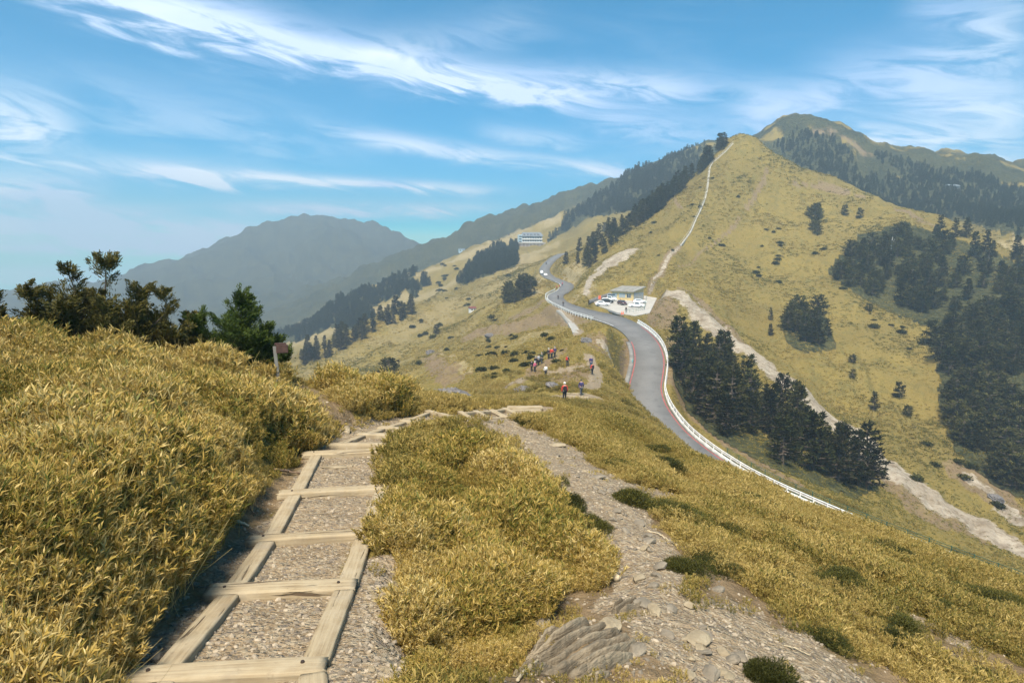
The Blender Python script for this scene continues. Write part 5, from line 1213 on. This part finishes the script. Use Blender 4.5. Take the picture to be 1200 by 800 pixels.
def car(p, rz, paint, label, kind=0, group='cars parked in front of the yellow building'):
    e = empty('parked_car', p, rz, label, 'car', group); W_ = .86
    prof = [[(-2.2,.32),(-2.22,.62),(-2.1,.92),(-1.75,1.0),(-1.35,1.42),(.15,1.45),(.95,.98),(1.95,.84),(2.18,.62),(2.2,.32)], [(-2.4,.42),(-2.42,.95),(-.75,1.0),(-.6,1.62),(.55,1.65),(1.2,1.08),(2.2,.98),(2.4,.72),(2.4,.42)], [(-2.2,.35),(-2.25,1.0),(-2.1,1.8),(-1.9,1.92),(.9,1.9),(1.6,1.15),(2.2,1.0),(2.3,.4)]][kind]
    bm = bmesh.new(); rows = []
    for yy, k in ((-W_, .0), (-W_ * .97, 1), (W_ * .97, 1), (W_, .0)):
        rows.append([bm.verts.new((x_, (yy * (1 - .16 * max(0, (z_ - 1.0)) / .5)), z_)) for x_, z_ in prof] if True else None)
    rows = [rows[0], rows[3]]
    n = len(prof)
    for v in [v for v in bm.verts if v not in rows[0] and v not in rows[1]]: bm.verts.remove(v)
    bm.faces.new(rows[0]); bm.faces.new(rows[1][::-1])
    for i in range(n): bm.faces.new([rows[0][i], rows[1][i], rows[1][(i + 1) % n], rows[0][(i + 1) % n]])
    bmesh.ops.recalc_face_normals(bm, faces=bm.faces); bmesh.ops.bevel(bm, geom=list(bm.edges), offset=.06, segments=2, affect='EDGES')
    me = bpy.data.meshes.new('body'); bm.to_mesh(me); bm.free(); link('body', me, paint, e)
    zt = max(z_ for _, z_ in prof); zb = 1.02 if kind != 2 else 1.2
    gx = {0: (-1.5, .62, -1.15, .05), 1: (-.62, .95, -.5, .5), 2: (-2.0, 1.35, -1.9, .8)}[kind]
    for s in (-1, 1):
        y0 = s * W_ * 1.004; y1 = s * (W_ * (1 - .16 * (zt - .1 - 1.0) / .5) + .012)
        me = bpy.data.meshes.new('side_window'); me.from_pydata([(gx[0], y0, zb), (gx[1], y0, zb), (gx[3], y1, zt - .1), (gx[2], y1, zt - .1)] + [(gx[0], y0 - s * .05, zb), (gx[1], y0 - s * .05, zb), (gx[3], y1 - s * .05, zt - .1), (gx[2], y1 - s * .05, zt - .1)], [], [(0, 1, 2, 3), (4, 7, 6, 5), (0, 4, 5, 1), (1, 5, 6, 2), (2, 6, 7, 3), (3, 7, 4, 0)]); me.update(); link('side_window', me, M_GLASS, e)
    i = max(range(n - 1), key=lambda k: prof[k][1] - prof[k + 1][1] if prof[k][0] > 0 and prof[k][1] > 1.3 else -1)
    (xa, za), (xb, zb2) = prof[i], prof[i + 1]; nx_, nz_ = (za - zb2), (xb - xa); q_ = math.hypot(nx_, nz_); nx_, nz_ = nx_ / q_ * .015, nz_ / q_ * .015
    f = lambda t, y_, k: (xa + (xb - xa) * t + nx_ * k, y_, za + (zb2 - za) * t + nz_ * k)
    me = bpy.data.meshes.new('windscreen'); me.from_pydata([f(.1, -.62, 1), f(.1, .62, 1), f(.92, .74, 1), f(.92, -.74, 1), f(.1, -.62, -2), f(.1, .62, -2), f(.92, .74, -2), f(.92, -.74, -2)], [], [(0, 1, 2, 3), (4, 7, 6, 5), (0, 4, 5, 1), (1, 5, 6, 2), (2, 6, 7, 3), (3, 7, 4, 0)]); me.update(); link('windscreen', me, M_GLASS, e)
    for x_ in (-1.35, 1.38):
        for s in (-1, 1):
            bm = bmesh.new(); bmesh.ops.create_cone(bm, cap_ends=True, segments=18, radius1=.33, radius2=.33, depth=.22, matrix=Matrix.Translation((x_, s * .80, .33)) @ Matrix.Rotation(R(90), 4, 'X')); me = bpy.data.meshes.new('wheel'); bm.to_mesh(me); bm.free(); wh = link('wheel', me, M_TYRE, e)
            bm = bmesh.new(); bmesh.ops.create_cone(bm, cap_ends=True, segments=14, radius1=.19, radius2=.17, depth=.03, matrix=Matrix.Translation((x_, s * .922, .33)) @ Matrix.Rotation(R(90), 4, 'X')); me = bpy.data.meshes.new('rim'); bm.to_mesh(me); bm.free(); link('rim', me, M_STEEL, wh)
    for s in (-1, 1): part('headlight', [(2.12, 2.23, s * .62 - .16, s * .62 + .16, .62, .78)], M_LAMP, e); part('tail_light', [(-2.26, -2.14, s * .66 - .1, s * .66 + .1, .68, .88)], M_TAIL, e)
    return e
M_TYRE = flat_mat('tyre rubber', (.02, .02, .02), .8); M_LAMP = flat_mat('lamp glass', (.7, .7, .68), .2); M_TAIL = flat_mat('tail lamp', (.35, .02, .02), .3)
PW = flat_mat('white car paint', (.80, .80, .79), .25, var=.02); PB = flat_mat('black car paint', (.018, .018, .022), .25, var=.02); PS = flat_mat('silver car paint', (.48, .49, .50), .3, .4, var=.02); PG = flat_mat('grey car paint', (.20, .21, .22), .3, .3, var=.02); PR = flat_mat('dark red car paint', (.07, .025, .025), .3, var=.02)
hd = math.atan2(-.35, .94)
car(padpt(706.5,358.2), hd, PW, 'white car at the front of the parked row next to the orange banner'); car(padpt(711.5,355.2), hd, PB, 'black car between the white ones in the parked row'); car(padpt(714.5,352.6), hd, PW, 'second white car of the parked row behind the black one', 1)
car(padpt(719.5,350.6), hd, PS, 'silver car near the building in the parked row', 2); car(padpt(723.5,349.6), hd, PG, 'grey car parked last in the row against the building wall')
car(padpt(729,357.2), R(-75), PR, 'dark red car standing alone in the middle of the yard'); car(padpt(746,360.2), hd + .2, PW, 'white pickup in the railed corner of the yard', 1); car(padpt(749.5,355.5), hd + .3, PW, 'white car behind the white pickup in the railed corner')
# banner and cones
e = empty('orange_banner', padpt(701, 355), .3, 'orange banner on a pole beside the parked white car', 'banner'); part('pole', [(-.03, .03, -.03, .03, 0, 2.5)], M_STEEL, e); part('cloth', [(.035, .95, -.012, .012, 1.2, 2.4)], flat_mat('orange cloth', (.75, .14, .05)), e)
M_CONE = flat_mat('orange plastic', (.72, .16, .06), .5)
for px, py, lab in ((728.4, 368.6, 'orange traffic cone at the start of the white guardrail'), (730.2, 368.2, 'second orange cone beside the yard railing')):
    e = empty('traffic_cone', padpt(px, py), 0, lab, 'cone'); part('base', [(-.25, .25, -.25, .25, 0, .05)], M_CONE, e)
    bm = bmesh.new(); bmesh.ops.create_cone(bm, cap_ends=True, segments=16, radius1=.2, radius2=.04, depth=.85, matrix=Matrix.Translation((0, 0, .475))); me = bpy.data.meshes.new('body'); bm.to_mesh(me); bm.free(); link('body', me, M_CONE, e)
def roadpt(px, py):
    d = ray(px, py); best = None
    for i in range(len(ROAD)):
        p = d * (ROAD[i, 2] / d[2]) if d[2] < 0 else None
        if p is None: continue
        q_ = math.hypot(p[0] - ROAD[i, 0], p[1] - ROAD[i, 1])
        if best is None or q_ < best[0]: best = (q_, p, i)
    if best is None or best[0] > 8:
        pj = [proj(*ROAD[i]) for i in range(len(ROAD))]; i = int(np.argmin([(a - px) ** 2 + (b - py) ** 2 for a, b in pj])); return ROAD[i], i
    return np.array([best[1][0], best[1][1], ROAD[best[2], 2]]), best[2]
for px, py, k, lab in ((634.5,321,2,'white van driving up the far bend of the road'), (639,323.5,0,'white car following the van on the far bend')):
    p, i = roadpt(px, py); car(p, math.atan2(-ROAD_T[i, 1], -ROAD_T[i, 0]), PW, lab, k, 'vehicles on the far bend')

# ---------------------------------------------------------------- lodge and huts far off
M_LW = flat_mat('pale grey blue wall', (.50, .52, .51), .8); M_LR = flat_mat('slate blue roof', (.16, .18, .20), .7); M_LB = flat_mat('pale blue wing', (.42, .55, .60), .7)
p = at_r(621, 285, 690); p[2] = float(ray(621,284.5)[2] / np.hypot(*ray(621,284.5)[:2]) * 690)
e = empty('mountain_lodge', p, 0.10, 'large lodge with grey blue roof and rows of windows on the ridge', 'building')
part('wall', [(-8, 12.5, 0, 10, -6, 6.5)], M_LW, e); part('wing', [(-11.5, -8.02, -.6, 9, -6, 8.0)], M_LB, e)
bm = bmesh.new(); vs = [bm.verts.new(v) for v in ((-9, -1, 6.5), (13.3, -1, 6.5), (13.3, 11, 6.5), (-9, 11, 6.5), (-7, 5, 10.6), (11.5, 5, 10.6))]
for f in ((0, 1, 5, 4), (1, 2, 5), (2, 3, 4, 5), (3, 0, 4), (3, 2, 1, 0)): bm.faces.new([vs[i] for i in f])
me = bpy.data.meshes.new('roof'); bm.to_mesh(me); bm.free(); rf = link('roof', me, M_LR, e); part('dormer', [(-6.5 + 3.5 * k, -4.5 + 3.5 * k, .2, 3, 7.4, 9.0) for k in range(5)], M_LR, rf)
for fz in (.7, 3.7):
    part('balcony', [(-7.9, 12.4, -1.0, -.01, fz - .5, fz - .2), (-7.9, 12.4, -1.0, -.9, fz - .2, fz + .5)], M_WHITE, e)
    for k in range(8): w_ = part('window', [(-7.3 + 2.45 * k, -5.7 + 2.45 * k, -.06, -.003, fz + .4, fz + 2.0)], M_GLASS, e)
for k in range(3): part('window', [(-11.0, -8.6, -.66, -.603, .4 + 2.5 * k, 1.9 + 2.5 * k)], M_GLASS, e)
part('terrace', [(-17, 15, -5, -1.02, -1.0, -.5), (-17, 15, -5, -4.8, -.5, .4)], M_CONC, e); part('retaining_wall', [(-11, 13.5, -4.4, -1.1, -9, -1.02)], flat_mat('brown retaining wall', (.22, .17, .13)), e)
for k in range(8): part('pier', [(-12.5 + 3.6 * k, -11.7 + 3.6 * k, -4.9, -4.41, -9, -1.01)], M_CONC, e)
def hut(px, py, r_, w, d, h, mw, mr, name, label, rz=.2, rise=.9):
    p = cast(px, py, r_ * .7); p = at_r(px, py, np.hypot(p[0], p[1])); e = empty(name, p, rz, label, 'hut')
    part('wall', [(-w / 2, w / 2, -d / 2, d / 2, -2.0, h)], mw, e)
    bm = bmesh.new(); a = w / 2 + .3; b2 = d / 2 + .3; vs = [bm.verts.new(v) for v in ((-a, -b2, h), (a, -b2, h), (a, b2, h), (-a, b2, h), (-a, 0, h + rise), (a, 0, h + rise))]
    for f in ((0, 1, 5, 4), (2, 3, 4, 5), (1, 2, 5), (3, 0, 4), (3, 2, 1, 0)): bm.faces.new([vs[i] for i in f])
    me = bpy.data.meshes.new('roof'); bm.to_mesh(me); bm.free(); link('roof', me, mr, e)
    for k in range(2): part('window', [(-w / 2 + w * (.15 + .45 * k), -w / 2 + w * (.4 + .45 * k), -d / 2 - .05, -d / 2 - .003, h * .35, h * .75)], M_GLASS, e)
    return e
hut(541, 295.5, 560, 9, 6, 4.5, M_LB, M_LR, 'ridge_hut', 'small pale blue house on the bleached ridge left of the lodge')
hut(553.5, 364.5, 300, 3.4, 2.6, 1.7, M_WHITE, flat_mat('dark red roof', (.16, .035, .03)), 'white_hut', 'tiny white hut with a dark red roof on the valley slope', .5)
hut(1115, 222, 560, 9, 6, 2.2, flat_mat('drab wall', (.13, .13, .12)), flat_mat('pale metal roof', (.15, .175, .19), .8), 'far_hut', 'pale roofed hut on the shoulder of the cloudy mountain', .2, 1.4)

# stair to the summit
SP = [(797,289),(805,279),(810,272),(813,264),(816,257),(822,244),(827,232),(829,221),(830,212),(831,203),(832,195),(835,191),(840,187.5),(846,183),(850,179),(855,173),(859,170)]
P = np.array([cast(a, b, 240) for a, b in SP]); P = resample(P, 3.0)
for _ in range(2): P[1:-1] = (P[:-2] + 2 * P[1:-1] + P[2:]) / 4
P[:, 2] = np.maximum(P[:, 2], H(P[:, 0], P[:, 1])) + .12
M_STEP = flat_mat('pale concrete stair', (.33, .30, .245), .9, var=.2, sc=.8)
M_RAIL = flat_mat('weathered handrail', (.48, .47, .43), .8)
def se(P, Nn, e): sweep('flight', P, Nn, [(-.35, -.9), (.35, -.9), (.35, .08), (-.35, .08)], M_STEP, e)
fence('summit_stair', P, [(-.50, -.44, .85, .93), (.44, .50, .85, .93)], 6.0, post_mesh(.08, .95), M_RAIL, M_RAIL, 'long pale stair with whitish handrails climbing to the top of the peak', se, 'stairway')
P = np.array([cast(a, b, 120) for a, b in ((655,364),(660,368),(664,373),(669,379),(673,385),(676,390))]); P = resample(P, .9); e = empty('stone_steps', P[len(P)//2], 0, 'pale stone steps descending from the white fence to the hummocks', 'steps')
for k in range(0, len(P)):
    q_ = P[k]; o = part('step', [(-.8, .8, -.35, .35, -.5, .12)], M_CONC, e); o.location = q_ - P[len(P)//2]
# dead tree
p = cast(1044, 300, 150); e = empty('dead_tree', p, 0, 'bleached dead trunk standing in the upper wood', 'tree')
me = join_tubes('trunk', [limb([(0, 0, -.3), (.1, 0, 2.5), (.05, .1, 5.2), (.2, 0, 7.5)], [.28, .24, .18, .06]), limb([(.06, .1, 4.2), (.8, .1, 5.4), (1.0, .1, 6.4)], [.12, .08, .03]), limb([(.1, 0, 3.2), (-.6, .1, 4.2)], [.1, .04])], flat_mat('bleached trunk', (.52, .50, .46))); link('trunk', me, None, e)

# sign beside the junipers
p = at_r(327, 446, 14.6); p[2] = float(H(p[0], p[1])); zt = ray(326, 402)[2] / np.hypot(*ray(326, 402)[:2]) * 14.6 - p[2]
e = empty('trail_sign', p, .35, 'brown wooden trail sign on a grey post beside the green juniper', 'sign'); M_BRN = flat_mat('dark red brown board', (.065, .030, .022), .8, var=.3, sc=12)
po = part('post', [(-.035, .035, -.035, .035, -.3, zt - .06)], flat_mat('grey post', (.17, .16, .14), .8), e, .008); po.rotation_euler = (0, R(-4), 0)
part('board', [(-.03, .20, -.075, -.037, zt - .20, zt - .03)], M_BRN, e, .008); part('top_rail', [(-.06, .17, -.034, .05, zt - .04, zt)], M_BRN, e, .008)

# ---------------------------------------------------------------- people
SKIN = flat_mat('skin', (.45, .27, .19), .6, var=.05); HAIR = flat_mat('black hair', (.015, .012, .011), .6)
def skin_mesh(name, verts, edges, radii, m, root=0, sub=1):
    me = bpy.data.meshes.new(name); me.from_pydata(verts, edges, []); o = bpy.data.objects.new(name, me); COL.objects.link(o)
    o.modifiers.new('s', 'SKIN'); sv = me.skin_vertices[0].data
    for i, r_ in enumerate(radii): sv[i].radius = (r_, r_) if isinstance(r_, float) else r_; sv[i].use_root = (i == root)
    sb = o.modifiers.new('d', 'SUBSURF'); sb.levels = sub; sb.render_levels = sub
    dg = bpy.context.evaluated_depsgraph_get(); ev = o.evaluated_get(dg); out = bpy.data.meshes.new_from_object(ev); out.name = name
    bpy.data.objects.remove(o); out.materials.clear(); out.materials.append(m)
    out.polygons.foreach_set('use_smooth', [True] * len(out.polygons)); return out
def person(p, h, rz, jacket, trousers, hat, label, stride=.12, arm=.12, bend=0.0, group='hikers on the ridge trail', pack=None):
    k = h / 1.72; e = empty('person', p, rz, label, 'person', group)
    B_ = lambda x_, y_, z_: (x_ * k, (y_ + bend * max(0, z_ - .9)) * k, z_ * k)
    J = [B_(0,0,.93), B_(0,0,1.15), B_(0,.0,1.38), B_(0,.01,1.50), B_(0,.03,1.60), B_(0,.03,1.69),
         B_(.17,0,1.40), B_(.24,-arm*.5,1.13), B_(.24,arm,.90), B_(.24,arm+.03,.80), B_(-.17,0,1.40), B_(-.24,arm*.5,1.13), B_(-.24,-arm+.1,.90), B_(-.24,-arm+.13,.80),
         B_(.09,0,.86), B_(.10,stride*.6,.48), B_(.10,stride,.07), B_(.10,stride+.15,.03), B_(-.09,0,.86), B_(-.10,-stride*.3,.48), B_(-.10,-stride,.07), B_(-.10,-stride+.15,.03)]
    E = [(0,1),(1,2),(2,3),(3,4),(4,5),(2,6),(6,7),(7,8),(8,9),(2,10),(10,11),(11,12),(12,13),(0,14),(14,15),(15,16),(16,17),(0,18),(18,19),(19,20),(20,21)]
    rad = [.125,.12,.13,.055,.085,.075,.06,.045,.036,.035,.06,.045,.036,.035,.085,.06,.042,.04,.085,.06,.042,.04]
    link('body', skin_mesh('body', J, E, [r_ * k for r_ in rad], SKIN), None, e)
    ji = [0,1,2,6,7,8,10,11,12]; mp = {v: i for i, v in enumerate(ji)}
    link('jacket', skin_mesh('jacket', [J[i] for i in ji], [(mp[a], mp[b]) for a, b in E if a in mp and b in mp], [rad[i] * k * 1.22 + .012 for i in ji], jacket), None, e)
    ti = [0,14,15,16,18,19,20]; mp = {v: i for i, v in enumerate(ti)}
    link('trousers', skin_mesh('trousers', [J[i] for i in ti], [(mp[a], mp[b]) for a, b in E if a in mp and b in mp], [rad[i] * k * 1.15 + .01 for i in ti], trousers), None, e)
    bm = bmesh.new(); bmesh.ops.create_icosphere(bm, subdivisions=2, radius=.112 * k, matrix=Matrix.Translation(Vector(J[4]) + Vector((0, -.012, .055)) * k))
    bmesh.ops.delete(bm, geom=[v for v in bm.verts if v.co.z < J[4][2] + .02 * k], context='VERTS'); me = bpy.data.meshes.new('hat'); bm.to_mesh(me); bm.free(); link('hair' if hat is HAIR else 'hat', me, hat, e)
    if pack: part('backpack', [((-.16) * k, .16 * k, (-.34 + bend * .3) * k, (-.16 + bend * .3) * k, 1.0 * k, 1.45 * k)], pack, e, .05 * k)
    return e
cl = lambda n, c: flat_mat(n, c, .85, var=.1)
RED, NAVY, BLACK, WHT, PINK, GREYC, TEAL, JEAN, KHA = cl('red jacket', (.55, .035, .02)), cl('navy jacket', (.035, .03, .11)), cl('black cloth', (.015, .015, .018)), cl('white cloth', (.75, .73, .68)), cl('pink jacket', (.50, .10, .17)), cl('grey jacket', (.32, .32, .33)), cl('dark green jacket', (.03, .055, .04)), cl('blue jeans', (.05, .07, .12)), cl('dark grey trousers', (.06, .06, .065))
def hiker(px, py, *a, r0=50, **k_): return person(cast(px, py, r0), *a, **k_)
hiker(661.5,470.5, 1.74, .1, RED, BLACK, WHT, 'person in a red jacket and white hat standing on the landing', .05, .05, pack=BLACK)
hiker(681,463.5, 1.74, .2, NAVY, KHA, HAIR, 'person in a dark blue hooded coat walking up the landing', .22, .18)
hiker(694,439.5, 1.62, .3, RED, BLACK, HAIR, 'person in a dark red jacket on the pale trail steps', .15, .12, pack=BLACK)
hiker(692.5,432, 1.74, .1, NAVY, JEAN, GREYC, 'tall person in dark blue above the red one on the trail', .05, .05)
hiker(639.5,442, 1.72, .4, WHT, BLACK, HAIR, 'person in a white jacket and black trousers on the hummock trail', .15, .1)
hiker(665,430.5, 1.65, -.6, BLACK, KHA, HAIR, 'person in black with a red bag beyond the bare knoll', .1, .2, pack=RED)
hiker(623,436.5, 1.66, .8, BLACK, BLACK, HAIR, 'person in black left of the pink jacket', .1, .1)
hiker(626.8,436.3, 1.60, .6, PINK, BLACK, WHT, 'person in a pink jacket and white cap', .1, .1)
hiker(627.8,431.5, 1.72, .5, BLACK, BLACK, GREYC, 'person in black with a grey cap behind the pink jacket', .12, .1)
hiker(631,429.5, 1.7, .5, GREYC, BLACK, HAIR, 'person in a grey jacket in the middle of the hiking group', .12, .1)
hiker(634.8,427, 1.7, .4, TEAL, KHA, GREYC, 'person in dark green with a grey hood on the hummock trail', .12, .1)
hiker(643,422, 1.7, .3, BLACK, BLACK, WHT, 'person in black with a white cap left of the bright red one', .12, .1)
hiker(646.5,421, 1.68, .3, RED, BLACK, HAIR, 'person in bright red near the head of the hiking group', .12, .1)
hiker(650,419.5, 1.7, .3, NAVY, BLACK, GREYC, 'person in navy leading the hiking group uphill', .12, .1)
def walker(px, py, *a, **k_):
    p, i = roadpt(px, py); return person(p, *a, group='people on the road', **k_)
walker(652.5,339, 1.7, .5, RED, BLACK, HAIR, 'person in red leading the trio on the upper road'); walker(656,338, 1.7, .5, RED, KHA, BLACK, 'person in red with a black hat in the middle of the trio'); walker(659,335, 1.7, .5, PINK, BLACK, HAIR, 'person in pink last of the trio on the upper road')
walker(654,351, 1.75, .2, BLACK, BLACK, BLACK, 'person in black walking on the road bend above the white fence'); walker(660,359, 1.75, 0, BLACK, KHA, HAIR, 'person in black standing by the low white fence'); walker(640,310, 1.8, 0, BLACK, BLACK, BLACK, 'person in black on the highest visible stretch of road')
person(padpt(733.6, 366.6), 1.75, .3, BLACK, KHA, HAIR, 'person in black leaning at the car park railing', .05, .1, group='people on the road')
person(padpt(727.2, 356.6), 1.7, .3, BLACK, PR, HAIR, 'person in dark clothes next to the dark red car', .05, .1, group='people on the road')
